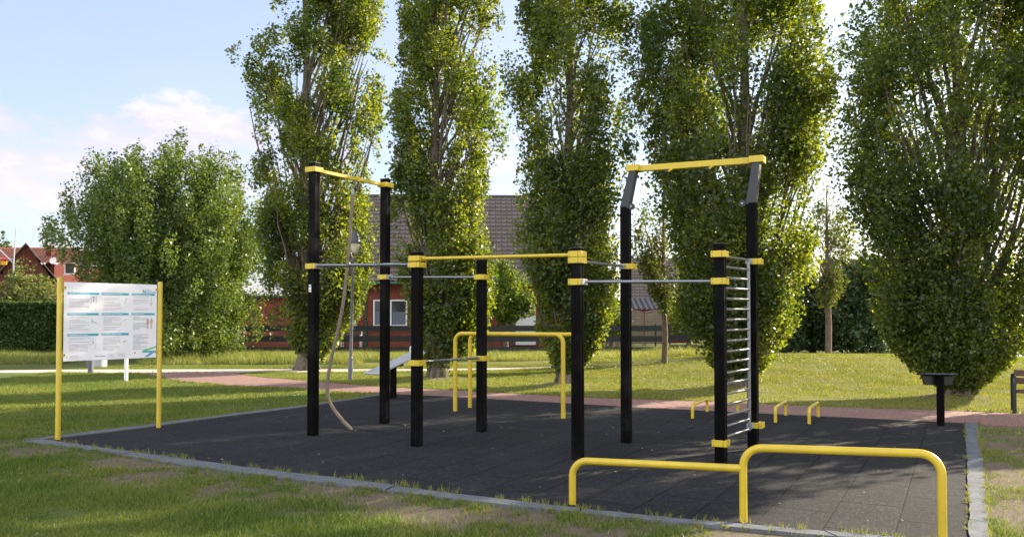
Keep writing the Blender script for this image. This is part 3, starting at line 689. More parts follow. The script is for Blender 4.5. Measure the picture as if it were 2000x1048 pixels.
for k, p in PO.items():
    zt = zy(k, TOPY[k]); prof = [Rm @ Vector((a, b, 0)) + p for a, b in post_profile(W)]
    m = MB(); m.prism([(q.x, q.y) for q in prof], -.05, zt)
    if k in 'FG':   # row of fixing holes in the channel
        for j in range(26):
            z = .35 + j * .1
            if z < zt - .3: m.box(p + d2 * (W / 2 - .004) + Vector((0, 0, z)), (.004, .014, .03), RZ, 1)
    rigbuild(m, 'post', [M['black'], M['hole']])
    m = MB(); m.box(p + Vector((0, 0, zt + .006)), (W + .004, W + .004, .012), RZ)
    if k not in 'FH': rigbuild(m, 'post_cap', M['dark'], bevel=.003)
def clamp(k, py, h=.072, w=.168, bracket=None, off=(0, 0)):
    z = zy(k, py); p = PO[k] + d2 * off[0] + d1 * off[1] + Vector((0, 0, z)); m = MB()
    # two shells with a thin seam
    pb = p
    if bracket is not None and abs(bracket.dot(d1)) > .5: p = p + d2 * .035 + d1 * .02
    m.box(p - d2 * .022, (w - .044, w, h), RZ); m.box(p + d2 * (w / 2 - .021), (.04, w, h), RZ)
    for s in (-.022, .022):
        m.tube([p - d1 * (w / 2 + .003) + d2 * (-w / 2 + .02) + Vector((0, 0, s)), p - d1 * (w / 2 - .005) + d2 * (-w / 2 + .02) + Vector((0, 0, s))], .006, 8, 1)
    o = rigbuild(m, 'clamp', [M['yellow2'], M['dark']], True, .004)
    if bracket is not None:
        b = MB().box(pb + bracket * (w / 2 + .006), (.012, w * .92, h * .9), RZ) if abs(bracket.dot(d2)) > .5 else MB().box(pb + bracket * (w / 2 - .004) - d2 * .02, (.075, .05, h * .85), RZ)
        o2 = rigbuild(b, 'bracket', M['galv'], True, .003)
    return p
def bar(k1, y1, k2, y2, r, mat, name='bar', end=.07, flange=True):
    a = PO[k1] + Vector((0, 0, zy(k1, y1))); b = PO[k2] + Vector((0, 0, zy(k2, y2)))
    t = (b - a).normalized(); a2 = a + t * end; b2 = b - t * end
    m = MB().tube([a2, b2], r, 16)
    if flange: m.tube([a2, a2 + t * .03], r * 1.35, 14); m.tube([b2 - t * .03, b2], r * 1.35, 14)
    rigbuild(m, name, mat); return a, b
# top yellow beam over the rope
clamp('A', 332, .07, .18); clamp('B', 362, .07, .18)
a = PO['A'] + Vector((0, 0, zy('A', 332))); b = PO['B'] + Vector((0, 0, zy('B', 362))); t = (b - a).normalized(); ln = (b - a).length
M3 = Matrix((t, Vector((0, 0, 1)).cross(t), Vector((0, 0, 1)))).transposed()
rigbuild(MB().box((a + b) / 2, (ln - .17, .05, .05), mat=M3), 'beam', M['yellow2'], True, .006)
beam_mid = a.lerp(b, .58)
rigbuild(MB().box(beam_mid, (.05, .075, .075), mat=M3), 'rope_mount', M['yellow2'], True, .004)
# snake grip from A to C
clamp('A', 520, bracket=d2); clamp('C', 505, .068); clamp('C', 517.3, .068, bracket=-d2)
a = PO['A'] + Vector((0, 0, zy('A', 519))); b = PO['C'] + Vector((0, 0, zy('C', 516.5))); t = (b - a).normalized(); s = Vector((-t.y, t.x, 0))
for sg in (1, -1):
    P = []
    for i in range(61):
        u = i / 60; amp = .16 * abs(math.sin(u * 3 * math.pi)) ** .8
        P.append(a.lerp(b, .05 + .9 * u) + s * amp * sg)
    rigbuild(MB().tube(P, .0165, 10), 'wavy_grip', M['steel'])
# remaining clamps and bars
clamp('B', 541, bracket=d2); clamp('D', 541); bar('B', 541, 'D', 541, .0165, M['steel'])
clamp('C', 708); clamp('D', 699, bracket=None); bar('C', 706, 'D', 698.5, .017, M['steel'], end=.1)
clamp('E', 496.3, .068); clamp('E', 508.5, .068)
bar('C', 505, 'E', 497.5, .021, M['yellow'], 'yellow_bar', end=.085, flange=True)
clamp('F', 520.5, bracket=-d1); bar('E', 509.5, 'F', 520, .018, M['steel'])
clamp('E', 550.5, bracket=d2); clamp('G', 549); bar('E', 550, 'G', 549, .0175, M['steel'])
clamp('G', 496.2); clamp('G', 864); clamp('H', 511, bracket=-d1); clamp('H', 829, bracket=-d1)
# wall-bar ladder G-H
lad = empty('ladder', (0, 0, 0)); lad.parent = rig
gx, hx_ = PO['G'], PO['H']; u = (hx_ - gx).normalized(); u.z = 0
r0 = gx + u * .10; r1 = hx_ - u * .13
zt0, zb0 = zy('G', 497), zy('G', 863); 
yb = r1.y; zt1, zb1 = zat(yb, 509), zat(yb, 830)
zt_, zb_ = (zt0 + zt1) / 2, (zb0 + zb1) / 2
def lb(m, nm): m.v = [tuple(Vector(v) - rig_o) for v in m.v]; return m.build(nm, M['steel'], lad)
for rr in (r0, r1): lb(MB().tube([rr + Vector((0, 0, zb_ - .015)), rr + Vector((0, 0, zt_ + .015))], .02, 12), 'rail')
for i in range(18):
    z = zb_ + (zt_ - zb_) * i / 17
    lb(MB().tube([r0 + Vector((0, 0, z)), r1 + Vector((0, 0, z))], .0155, 12), 'rung')
for z in (zt_, zb_):
    lb(MB().tube([r1 + Vector((0, 0, z)), hx_ - u * .06 + Vector((0, 0, z))], .014, 8), 'rail_bracket')
    lb(MB().tube([r0 + Vector((0, 0, z)), gx + u * .05 + Vector((0, 0, z))], .014, 8), 'rail_bracket')
# bent post tops and the yellow cross beam
tops = {}
for k, py in (('F', 331), ('H', 314)):
    p = PO[k]; z0 = zy(k, TOPY[k]); dl = .33; q = p + d1 * dl; z1 = zat(q.y, py)
    m = MB(); h = W / 2 + .002
    vs = [Rm @ Vector((a_, b_, 0)) + p + Vector((0, 0, z0)) for a_, b_ in ((-h, -h), (h, -h), (h, h), (-h, h))]
    vs += [Rm @ Vector((a_, b_, 0)) + q + Vector((0, 0, z1)) for a_, b_ in ((-h * .8, -h), (h * .8, -h), (h * .8, h * .8), (-h * .8, h * .8))]
    m.add(vs, [(3, 2, 1, 0), (4, 5, 6, 7), (0, 1, 5, 4), (1, 2, 6, 5), (2, 3, 7, 6), (3, 0, 4, 7)])
    rigbuild(m, 'angled_arm', M['slate'], True, .005); tops[k] = q + Vector((0, 0, z1 + .012))
    rigbuild(MB().box(tops[k] + d1 * .01, (.175, .2, .085), RZ), 'end_housing', M['yellow2'], True, .006)
    # small pulley on the bend
    c = p + d2 * (.1 if k == 'F' else -.1) + Vector((0, 0, z0 - .0)) - d1 * .05
    m = MB().tube([c - d1 * .015, c + d1 * .015], .042, 18); m.box(p + d2 * (.07 if k == 'F' else -.07) + Vector((0, 0, z0)) - d1 * .05, (.08, .02, .03), RZ)
    m.tube([c - d1 * .024, c - d1 * .016], .014, 10, 1)
    rigbuild(m, 'pulley', [M['slate'], M['steel']])
a, b = tops['F'], tops['H']; t = (b - a).normalized(); ln = (b - a).length; M4 = Matrix((t, Vector((0, 0, 1)).cross(t), t.cross(Vector((0, 0, 1)).cross(t)))).transposed()
rigbuild(MB().box((a + b) / 2 - Vector((0, 0, .006)), (ln - .16, .075, .08), mat=M4), 'cross_beam', M['yellow2'], True, .006)
for f in (.33, .66):
    c = a.lerp(b, f); m = MB(); e = c - d1 * .12 - t * .05 + Vector((0, 0, -.1))
    m.tube([c - Vector((0, 0, .03)), e], .014, 8); o = rigbuild(m, 'pulley_arm', M['yellow2'])
    m = MB().tube([e - t * .014, e + t * .014], .045, 20); m.tube([e - t * .024, e + t * .024], .012, 10, 1); rigbuild(m, 'pulley', [M['slate'], M['dark']])
# sticker on the rope post
c = PO['A'] - d1 * (W / 2 + .002) + Vector((0, 0, zy('A', 563)))
c += -d2 * .012
m = MB().box(c, (.042, .002, .10), RZ, 0); m.box(c - d1 * .0015 + Vector((0, 0, .028)), (.03, .002, .024), RZ, 1)
m.tube([c - d1 * .0005 - Vector((0, 0, .024)), c - d1 * .003 - Vector((0, 0, .024))], .012, 14, 2)
rigbuild(m, 'sticker', [M['white'], paint('sticker_blue', (.1, .3, .5), .5, .05), paint('sticker_orange', (.7, .2, .03), .5, .05)], False)

# climbing rope (three laid strands)
def rope():
    gx_, gy_ = G(687, 839, .012); top = beam_mid - Vector((0, 0, .05)); yy = top.y
    px = [(689, 378), (685.5, 430), (680, 500), (672, 580), (661, 640), (647, 700), (640, 745), (641, 775), (651, 797), (668, 819), (687, 839)]
    n = len(px); P = []
    for i, (a, b) in enumerate(px):
        y = yy + (gy_ - yy) * (i / (n - 1)) ** 2; P.append(Vector((xat(y, a, b), y, zat(y, b))))
    P[-1].z = .015
    # Catmull-Rom
    Q = []
    for i in range(n - 1):
        p0, p1, p2, p3 = P[max(i - 1, 0)], P[i], P[i + 1], P[min(i + 2, n - 1)]
        for k in range(30):
            t = k / 30; Q.append(.5 * ((2 * p1) + (p2 - p0) * t + (2 * p0 - 5 * p1 + 4 * p2 - p3) * t * t + (3 * p1 - p0 - 3 * p2 + p3) * t ** 3))
    Q.append(P[-1])
    root = empty('climbing_rope', (P[-1].x, P[-1].y, .012)); rl = root.location.copy(); m = MB()
    s = 0; cur = [[], [], []]
    for i, q in enumerate(Q):
        if i: s += (q - Q[i - 1]).length
        t = (Q[min(i + 1, len(Q) - 1)] - Q[max(i - 1, 0)]).normalized(); a = t.cross(Vector((0, 1, 0))).normalized(); b = t.cross(a)
        for j in range(3):
            w_ = s / .13 * 2 * math.pi + j * 2.094; cur[j].append(q + (a * math.cos(w_) + b * math.sin(w_)) * .0135 - rl)
    for c in cur: m.tube(c, .0145, 7)
    m.build('strands', M['rope'], root)
    tp = P[0] - rl; m = MB().tube([tp - Vector((0, 0, .02)), tp + Vector((0, 0, .06))], .024, 14); m.tube([tp + Vector((0, 0, .06)), top - rl], .008, 8)
    m.build('end_sleeve', M['steel'], root)
    m = MB().tube([Vector((0, 0, -.005)), Vector((0, 0, .006))], .05, 16); m.build('ground_plate', M['dark'], root)
    tag(root, 'thick twisted brown rope hanging in a curve from the yellow beam to the ground', 'rope')
rope()

# ------------------------------------------------------------------ yellow dip, parallel and push-up bars
def hoop(name, a, b, za, r, rad, mat=M['yellow'], label=None, cat=None, group=None, zb=None):
    a = Vector((*a[:2], 0)); b = Vector((*b[:2], 0)); zb = za if zb is None else zb
    root = empty(name, (a + b) / 2); o = (a + b) / 2
    P = fillet([a - o + Vector((0, 0, -.03)), a - o + Vector((0, 0, za)), b - o + Vector((0, 0, zb)), b - o + Vector((0, 0, -.03))], rad, 10)
    MB().tube(P, r, 18).build('bent_tube', mat, root)
    for q in (a - o, b - o): MB().tube([q + Vector((0, 0, .005)), q + Vector((0, 0, .018))], r * 1.35, 16).build('foot_ring', M['dark'], root)
    if label: tag(root, label, cat, group)
    return root
r_ = .031
p1 = at(1118, 985, .03); p2 = at(1452, 1020, .03); p3 = at(1841, 1066, .03)
root = empty('stepped_bar', p2)
z1 = zat(p1.y, 898); z2 = zat(p2.y, 873); z2b = zat(p3.y, 886)
P = fillet([p1 - p2 + Vector((0, 0, -.03)), p1 - p2 + Vector((0, 0, z1)), Vector((0, 0, zat(p2.y, 914)))], .14, 10)
MB().tube(P, r_, 20).build('low_bar', M['yellow'], root)
P = fillet([Vector((0, 0, -.03)), Vector((0, 0, z2)), p3 - p2 + Vector((0, 0, z2b)), p3 - p2 + Vector((0, 0, -.03))], .15, 12)
MB().tube(P, r_, 20).build('high_bar', M['yellow'], root)
tag(root, 'yellow two-level tubular bar in the foreground, low section left and higher section right', 'exercise bar')
q1, q2, q3, q4 = at(889, 803, .03), at(1100, 817, .03), at(918, 796, .03), at(1131, 808, .03)
dl = 'dip bars beside the brick path'
hoop('dip_bar', q1, q2, zat(q1.y, 651), .036, .14, label='nearer of the two tall yellow parallel bars before the narrow poplar', cat='exercise bar', group=dl, zb=zat(q2.y, 653))
hoop('dip_bar', q3, q4, zat(q3.y, 651), .036, .14, label='farther of the two tall yellow parallel bars, right leg behind a black post', cat='exercise bar', group=dl, zb=zat(q4.y, 653))
pl = ['low yellow push-up handle standing left of the ladder, leftmost of the four', 'low yellow push-up handle seen through the rungs of the ladder', 'low yellow push-up handle just right of the ladder posts', 'low yellow push-up handle farthest right, nearest the lectern']
for (a, b, zt), lab in zip([((1352.5, 817), (1381, 804), 784), ((1414, 818), (1441, 806), 788), ((1514.5, 825), (1534.5, 811), 789), ((1580.5, 828), (1598, 814), 791)], pl):
    A1, B1 = at(*a, .02), at(*b, .02); hh = zat((A1.y + B1.y) / 2, zt)
    hoop('push_up_handle', A1, B1, hh, .025, .07, label=lab, cat='exercise bar', group='low push-up handles on the far side of the pad')

# ------------------------------------------------------------------ sit-up bench
p = at(768, 778, .06); root = empty('sit_up_bench', p); m = MB()
zl = zat(p.y - .55, 729); zh = zat(p.y + .7, 688)
lo = Vector((xat(p.y - .62, 725, 729), p.y - .62, zl)) - p; hi = lo + d1 * 1.55; hi.z = zh
t = (hi - lo).normalized(); n_ = t.cross(-d2).normalized(); n_ = n_ if n_.z > 0 else -n_
Mb = Matrix((d2, t, n_)).transposed(); ln = (hi - lo).length
MB().box((lo + hi) / 2, (.36, ln, .035), mat=Mb).build('board', M['alu'], root, bevel=.008)
mid = lo.lerp(hi, .52); q = Vector((0, 0, 0))
MB().prism([(v.x, v.y) for v in [Rm @ Vector((a, b, 0)) for a, b in post_profile(.1)]], -.03, mid.z - .06).build('post', M['black'], root)
MB().box((mid.x * .5, mid.y * .5, mid.z - .05), (.2, .3, .05), RZ).build('mounting_plate', M['black'], root, bevel=.006)
e = hi - t * .06
P = fillet([e - d2 * .15, e - d2 * .15 + n_ * .14, e + d2 * .15 + n_ * .14, e + d2 * .15], .05, 6)
MB().tube(P, .016, 10).build('foot_hoop', M['white'], root)
MB().tube([e - d2 * .13 + n_ * .07, e + d2 * .13 + n_ * .07], .022, 12).build('foot_roller', M['white'], root)
tag(root, 'slanted pale metal sit-up board on a short black post at the back of the pad', 'exercise bench')

# ------------------------------------------------------------------ information board
s1, s2 = at(113, 858, .04), at(310, 835, .04)
root = empty('information_board', (s1 + s2) / 2); o = root.location.copy()
for s, ty in ((s1, 541), (s2, 550)):
    q = s - o; zt = zat(s.y, ty) ; m = MB().tube([q + Vector((0, 0, -.05)), q + Vector((0, 0, zt - .006)), q + Vector((0, 0, zt))], [.034, .034, .03], 20); m.build('post', M['yellow'], root)
u = (s2 - s1); span = u.length; u.normalize(); nrm = Vector((u.y, -u.x, 0))
zb, zt = (zat(s1.y, 706) + zat(s2.y, 697)) / 2, (zat(s1.y, 549.5) + zat(s2.y, 556.5)) / 2
Wd, Hd = span - .105, zt - zb
pc = Vector((0, 0, (zb + zt) / 2)) + nrm * .0
Mp = Matrix((u, -nrm, Vector((0, 0, 1)))).transposed()
MB().box(pc, (Wd, .012, Hd), mat=Mp).build('panel', paint('white_board_laminate', (.88, .87, .88), .25, .03), root, bevel=.002)
def P2(x, y, d): return pc + u * (x - .5) * Wd + Vector((0, 0, (.5 - y) * Hd)) + nrm * (.006 + d)     # x,y 0..1 from top left
def rect(m, x0, y0, x1, y1, d=.0015, mi=0):
    c = P2((x0 + x1) / 2, (y0 + y1) / 2, d / 2); m.box(c, ((x1 - x0) * Wd, d, (y1 - y0) * Hd), mat=Mp, mi=mi)
colx = [(.035, .355), (.385, .68), (.71, .975)]; rowy = [(.125, .395), (.39, .66), (.655, .92)]
rr = random.Random(4)
teal = paint('teal_print', (.07, .4, .5), .35, .04)
TXT = [paint('grey_print', (.33, .32, .34), .5, .05), paint('dark_print', (.16, .17, .2), .5, .05), paint('mauve_print', (.5, .33, .42), .5, .05)]
DRW = [paint('drawing_grey', (.1, .1, .11), .5, .05), paint('drawing_brown', (.4, .28, .22), .5, .05), paint('drawing_skin', (.5, .27, .19), .5, .05), paint('drawing_red', (.4, .06, .05), .5, .05), paint('drawing_orange', (.75, .35, .03), .5, .05)]
def stroke(m, pts, w_=.004, mi=0):
    m.tube([P2(x, y, .002) for x, y in pts], w_ * .35, 5, mi)
for ri, (y0, y1) in enumerate(rowy):
    for ci, (x0, x1) in enumerate(colx):
        if not (ri == 2 and ci == 2):
            m = MB(); rect(m, x0, y0, x1, y0 + .03); hs = m.build('heading_strip', teal, root, False)
            x = x0 + .012; yy = y0 + .0165; m = MB()
            for k in range(2 + (ci != 2 or ri == 0)):
                wl = rr.uniform(.05, .08) * (1.2 if k == 0 else .8); hh_ = .006 if k == 0 else .0045
                xx = x
                while xx < min(x + wl, x1 - .05): q = rr.uniform(.006, .011); rect(m, xx, yy - hh_, xx + q, yy + hh_, .0022); xx += q + .002
                x += wl + .01
            m.build('heading_lettering', M['white'], hs, False)
        else: y0 -= .03
        y = y0 + .055; m = MB()
        ln_end = x0 + (x1 - x0) * .66
        while y < y1 - .035:
            if rr.random() < .84:
                xx = x0 + .02; lim = ln_end - (rr.random() < .3) * rr.uniform(.03, .1)
                while xx < lim: q = rr.uniform(.01, .03); rect(m, xx, y, xx + q, y + .0042, .0015, 1 if (ci == 2 and ri) else (0 if rr.random() < .75 else 2)); xx += q + .003
            elif m.v: m.build('text_block', TXT, root, False); m = MB()
            y += .0165
        if m.v: m.build('text_block', TXT, root, False)
def drawing(*st, name='drawing'):
    m = MB()
    for a in st: stroke(m, *a)
    return m.build(name, DRW, root, False)
x = .30
drawing(([(x - .022, .17), (x - .022, .27)],), ([(x + .026, .17), (x + .026, .27)],), ([(x, .18), (x, .25)], .008), ([(x - .01, .185), (x + .01, .185)], .012))
drawing(([(.65, .20), (.635, .27)], .007), ([(.655, .195), (.645, .205)], .01))
drawing(([(.935, .19), (.925, .29)], .006), ([(.925, .285), (.95, .25)], .006), ([(.935, .185), (.945, .175)], .006))
drawing(([(.285, .45), (.28, .53)], .005), ([(.283, .49), (.335, .525)], .006))
drawing(([(.62, .495), (.655, .47)], .005))
drawing(([(.275, .725), (.275, .855), (.325, .855), (.325, .725), (.275, .725)], .003, 1), ([(.30, .75), (.297, .80)], .009))
drawing(([(.61, .775), (.635, .76), (.665, .775)], .006), ([(.63, .762), (.63, .79)], .005))
for x in (.895, .937):
    drawing(([(x, .452), (x, .458)], .016, 2), ([(x, .468), (x, .535)], .024, 2), ([(x - .012, .475), (x - .017, .53)], .007, 2), ([(x + .012, .475), (x + .017, .53)], .007, 2),
            ([(x - .006, .535), (x - .004, .605)], .010, 2), ([(x + .006, .535), (x + .004, .605)], .010, 2), ([(x, .47), (x, .5)], .012, 3), name='body_drawing')
m = MB(); cc = P2(.752, .925, .0); m.tube([cc, cc + nrm * .003], .012, 14, 4); m.tube([cc, cc + nrm * .004], .005, 10, 0); m.build('round_mark', DRW, root, False)
m = MB(); cc = P2(.375, .95, 0); m.tube([cc + (u * math.cos(a) + Vector((0, 0, 1)) * math.sin(a)) * .011 + nrm * .001 for a in np.linspace(0, 6.28, 14)], .0015, 5)
for x0, x1 in ((.325, .362), (.388, .43)):
    x = x0
    while x < x1: rect(m, x, .945, x + .005, .955, .002, 0); x += .0075
m.build('footer_mark', DRW, root, False)
for x0, dy, wa in ((.06, 0, .1), (.455, -.005, .06), (.56, -.005, .08)):
    m = MB()
    for y in (.93, .943, .956, .969): rect(m, x0, y + dy, x0 + wa * rr.uniform(.6, 1.2), y + dy + .003, .0015, 0)
    m.build('footer_text', TXT, root, False)
def text(body, x, y, hh_, mat, name, bold=0):
    cu = bpy.data.curves.new(name, 'FONT'); cu.body = body; cu.size = hh_ * Hd * 1.4; cu.extrude = .0008; cu.offset = bold
    ob = bpy.data.objects.new(name, cu); COL.objects.link(ob); bpy.context.view_layer.update()
    me = bpy.data.meshes.new_from_object(ob.evaluated_get(bpy.context.evaluated_depsgraph_get())); COL.objects.unlink(ob); bpy.data.objects.remove(ob)
    e = obj_from(name, me, root, [mat]); Mx = Matrix((u, Vector((0, 0, 1)), nrm)).transposed().to_4x4(); Mx.translation = P2(x, y, .0015); e.matrix_local = Mx
    me.materials.clear(); me.materials.append(mat); return e
gr = paint('logo_green', (.12, .5, .18), .4, .04); bl = paint('logo_blue', (.12, .36, .62), .4, .04)
def poly2(m, pts, d=.002, mi=0):
    n = len(pts); a = [P2(x, y, d) for x, y in pts]; b = [P2(x, y, 0) for x, y in pts]
    m.add(a + b, [tuple(range(n))] + [(i, (i + 1) % n, (i + 1) % n + n, i + n) for i in range(n)], mi)
lg = MB()
poly2(lg, [(.833, .072), (.842, .072), (.842, .118), (.833, .118)], mi=0); poly2(lg, [(.842, .072), (.847, .072), (.862, .110), (.862, .118), (.856, .118), (.842, .085)], .0022, 1); poly2(lg, [(.862, .072), (.870, .072), (.870, .118), (.862, .118)], .002, 2)
lg.build('logo', [gr, teal, bl], root, False); lg = MB()
poly2(lg, [(.832, .925), (.842, .895), (1 - .001, .84), (1 - .001, .862), (.875, .905), (.875, .925)], .002, 0)
poly2(lg, [(.875, .905), (.985, .905), (.975, .93), (.832, .925)], .0022, 1)
poly2(lg, [(.985, .905), (.985, .92), (.905, .985), (.86, .985), (.935, .925)], .0026, 2)
lg.build('corner_emblem', [gr, teal, bl], root, False); lg = MB()
poly2(lg, [(.027, .935), (.030, .935), (.040, .955), (.040, .962), (.027, .945)], .002, 0)
lg.build('footer_logo', [gr], root, False)
text('Norddeich', .877, .118, .028, bl, 'logo_lettering'); text('Norden', .877, .088, .016, M['galv'], 'logo_lettering')
for s, sg in ((s1, 1), (s2, -1)):
    for y in (.07, .92):
        c = s - o + u * sg * .045; c.z = (P2(0, y, 0)).z
        MB().box(c, (.06, .02, .035), mat=Mp).build('bracket', M['yellow'], root, bevel=.003)
        MB().tube([P2(.012 if sg == 1 else .988, y, -.002), P2(.012 if sg == 1 else .988, y, .004)], .007, 10).build('bolt', M['dark'], root)
tag(root, 'large white information board with teal headings between two yellow posts', 'sign')

# bin, bollard-like posts behind the board
p = at(194, 716, 0); root = empty('litter_bin', p); m = MB()
MB().lathe((0, 0, 0), [(0, .02), (.22, .02), (.22, .75), (.235, .75), (.235, .8), (.2, .8), (.2, .6), (0, .6)], 20).build('bin_body', M['galv'], root)
MB().box((-.3, -.1, .5), (.1, .1, 1.0)).build('bin_post', M['lampgrey'], root, bevel=.01)
tag(root, 'grey round litter bin at the pale path, partly hidden beneath the information board', 'bin')
p = at(177, 727, 0); m = MB().tube([(0, 0, -.05), (0, 0, .95)], .075, 14); m.tube([(0, 0, .95), (0, 0, .98)], .085, 14); o_ = m.build('dark_bollard', M['lampgrey']); o_.location = p
tag(o_, 'short dark post at the pale path beneath the left half of the board', 'bollard')
p = at(246, 744, 0); root = empty('white_post', p)
MB().tube([(0, 0, -.05), (0, 0, 1.45)], .045, 16).build('pole', M['white'], root)
MB().box((0, -.05, 1.3), (.3, .015, .3)).build('plate', M['white'], root, bevel=.004)
tag(root, 'thin white pole in the grass behind the right half of the board', 'post')

# ------------------------------------------------------------------ street lamp
p = at(684, 741, .0); root = empty('street_lamp', p); y = p.y
zz = lambda py: zat(y, py)
tp = Vector((xat(y, 689.5, 508), 0, 0)).x - p.x
P_ = lambda z: Vector((tp * z / zz(508), 0, z))
MB().tube([P_(-.05), P_(zz(700)), P_(zz(696))], [.06, .06, .042], 16).build('lower_pole', M['lampgrey'], root)
MB().tube([P_(zz(696)), P_(zz(510)), P_(zz(508)), P_(zz(503))], [.042, .032, .05, .05], 14).build('pole', M['lampgrey'], root)
cx = xat(y, 695, 480) - p.x - .02; top = Vector((cx, 0, 0))
for s in (-1, 1):
    MB().tube([P_(zz(505)), Vector((cx + s * .09, 0, zz(499))), Vector((cx + s * .15, 0, zz(486))), Vector((cx + s * .165, 0, zz(474)))], .012, 8).build('yoke_arm', M['lampgrey'], root)
h0 = zz(474)
MB().lathe((cx, 0, h0), [(.0, -.005), (.13, -.005), (.185, -.01), (.185, .012), (.14, .035), (.125, .1), (.09, .2), (.045, .29), (.02, .32), (0, .325)], 22).build('hood', paint('lamp_hood', (.035, .04, .05), .35, .2), root)
MB().lathe((cx, 0, h0), [(.125, -.012), (.12, -.08), (.095, -.18), (.06, -.25), (.0, -.27)], 20).build('lamp_bowl', M['bowl'], root)
tag(root, 'grey street lamp with pointed hood and yellowish glass bowl, standing behind the rope', 'street lamp')

# ------------------------------------------------------------------ lectern-like box on post, park bench
p = at(1837.5, 831, .05); root = empty('lectern', p)
prof = [Rm @ Vector((a, b, 0)) for a, b in post_profile(.105)]; zt = zat(p.y, 733)
MB().prism([(q.x, q.y) for q in prof], -.03, zt).build('post', M['black'], root)
m = MB(); zb_, zt2 = zat(p.y, 752), zat(p.y, 734); R2 = Matrix.Rotation(R(-4), 3, 'Z')
vs = [R2 @ Vector(v) for v in ((-.205, .05, zb_), (.205, .05, zb_), (.205, .11, zb_ + .005), (-.205, .11, zb_ + .005), (-.218, .045, zt2), (.218, .045, zt2), (.218, .16, zt2 + .01), (-.218, .16, zt2 + .01))]
m.add(vs, [(3, 2, 1, 0), (4, 5, 6, 7), (0, 1, 5, 4), (1, 2, 6, 5), (2, 3, 7, 6), (3, 0, 4, 7)]); m.build('case', paint('dark_grey_case', (.014, .014, .016), .4, .2), root, bevel=.006)
Ml = Matrix.Rotation(R(-4), 3, 'Z') @ Matrix.Rotation(R(-4), 3, 'X')
MB().box((0, .045, zt2 + .03), (.46, .2, .022), mat=Ml).build('lid', paint('lid_grey', (.035, .038, .05), .35, .2), root, bevel=.005)
tag(root, 'small black lectern box on a square post at the back right corner of the pad', 'stand')
p = at(1981.5, 806, .03); root = empty('park_bench', p)
for s in (0, 1.75):
    a = d2 * s
    P = fillet([a + Vector((0, 0, -.05)), a + Vector((0, 0, .62)), a + d1 * .45 + Vector((0, 0, .62)), a + d1 * .5 + Vector((0, 0, -.05))], .12, 8)
    MB().tube(P, .033, 12).build('side_frame', M['slate'], root)
for dz, dy, ti in ((.655, .40, 75), (.525, .38, 75)):
    MB().box(d2 * .875 + d1 * dy + Vector((0, 0, dz)), (1.72, .03, .105), mat=Matrix.Rotation(RZ, 3, 'Z') @ Matrix.Rotation(R(-10), 3, 'X')).build('back_slat', M['woodbrown'], root, bevel=.006)
for dy in (.06, .17, .28):
    MB().box(d2 * .875 + d1 * dy + Vector((0, 0, .365)), (1.72, .095, .045), RZ).build('seat_slat', M['woodbrown'], root, bevel=.006)
tag(root, 'park bench with brown slats and grey tube frame at the right edge', 'bench')

# ------------------------------------------------------------------ fence along the gardens
def fence(px0, px1, y0, label, posts, bands, sd):
    x0, x1 = xat(y0, px0), xat(y0, px1); root = empty('mesh_fence', ((x0 + x1) / 2, y0, 0)); ox = (x0 + x1) / 2
    for (ya, yb) in bands:
        z1_, z0_ = zat(y0, ya), zat(y0, yb)
        m = MB(); n = int((x1 - x0) / .12)      # woven privacy strip with vertical ribs
        m.box((0, 0, (z0_ + z1_) / 2), (x1 - x0, .012, z1_ - z0_))
        for k in range(n): m.box((-(x1 - x0) / 2 + (k + .5) * .12, -.012, (z0_ + z1_) / 2), (.02, .01, z1_ - z0_ + .01))
        m.build('privacy_strip', M['slat'], root, False)
    m = MB(); n = int((x1 - x0) / .06); zt = zat(y0, posts[1])
    for k in range(n): m.box((-(x1 - x0) / 2 + (k + .5) * .06, -.022, zt / 2 + .03), (.005, .005, zt - .06))
    for z in np.arange(.1, zt + .01, .2): m.box((0, -.016, z), (x1 - x0, .006, .012))
    m.build('wire_mesh', M['wire'], root, False)
    for k in range(int((x1 - x0) / 2.5) + 1):
        x = -(x1 - x0) / 2 + k * 2.5
        MB().box((x, .035, zt / 2), (.06, .04, zt + .1)).build('fence_post', M['wire'], root)
    tag(root, label, 'fence')
fence(380, 1306, 36.0, 'dark grey garden fence with three woven strips, in front of the brown-roofed house', [0, 634], [(635.5, 646), (656, 666.5), (677, 688)], 1)
fence(1308, 1640, 36.6, 'lower dark mesh fence right of the young path-side tree, in front of shrubs', [0, 634], [(653, 663), (673, 683)], 2)

# ------------------------------------------------------------------ houses
def tile_roof(name, o, u, v, w_, l_, mat, parent, tw=.3, rh=.36, shear0=0, shear1=0, amp=.055):
    """o: eave start; u along the eave, v up the slope (unit); shear: shift of the ridge ends"""
    u = np.array(u); v = np.array(v); n = np.cross(u, v); n /= np.linalg.norm(n)
    if n[2] < 0: n = -n
    nc = int(w_ / tw) * 6 + 1; rows = int(l_ / rh); cs = np.linspace(0, 1, nc)
    vv = []; hh_ = []
    for k in range(rows):
        for f, h_ in ((0.0, .085), (.96, .006)): vv.append((k + f) / rows); hh_.append(h_)
    vv.append(1.0); hh_.append(.006); vv = np.array(vv); hh_ = np.array(hh_)
    C, V_ = np.meshgrid(cs, vv); Hh = np.repeat(hh_[:, None], nc, 1) + amp * (np.abs(np.sin(C * w_ / tw * np.pi)) ** .7)
    X_ = C * w_ * (1 - 0) ; X_ = shear0 * V_ + C * (w_ + (shear1 - shear0) * V_)
    P = np.array(o)[None, None] + X_[..., None] * u + (V_ * l_)[..., None] * v + Hh[..., None] * n
    return grid_mesh(name, P, parent, [mat], {'tu': X_ / tw + .5, 'tv': V_ * rows}, smooth=False)
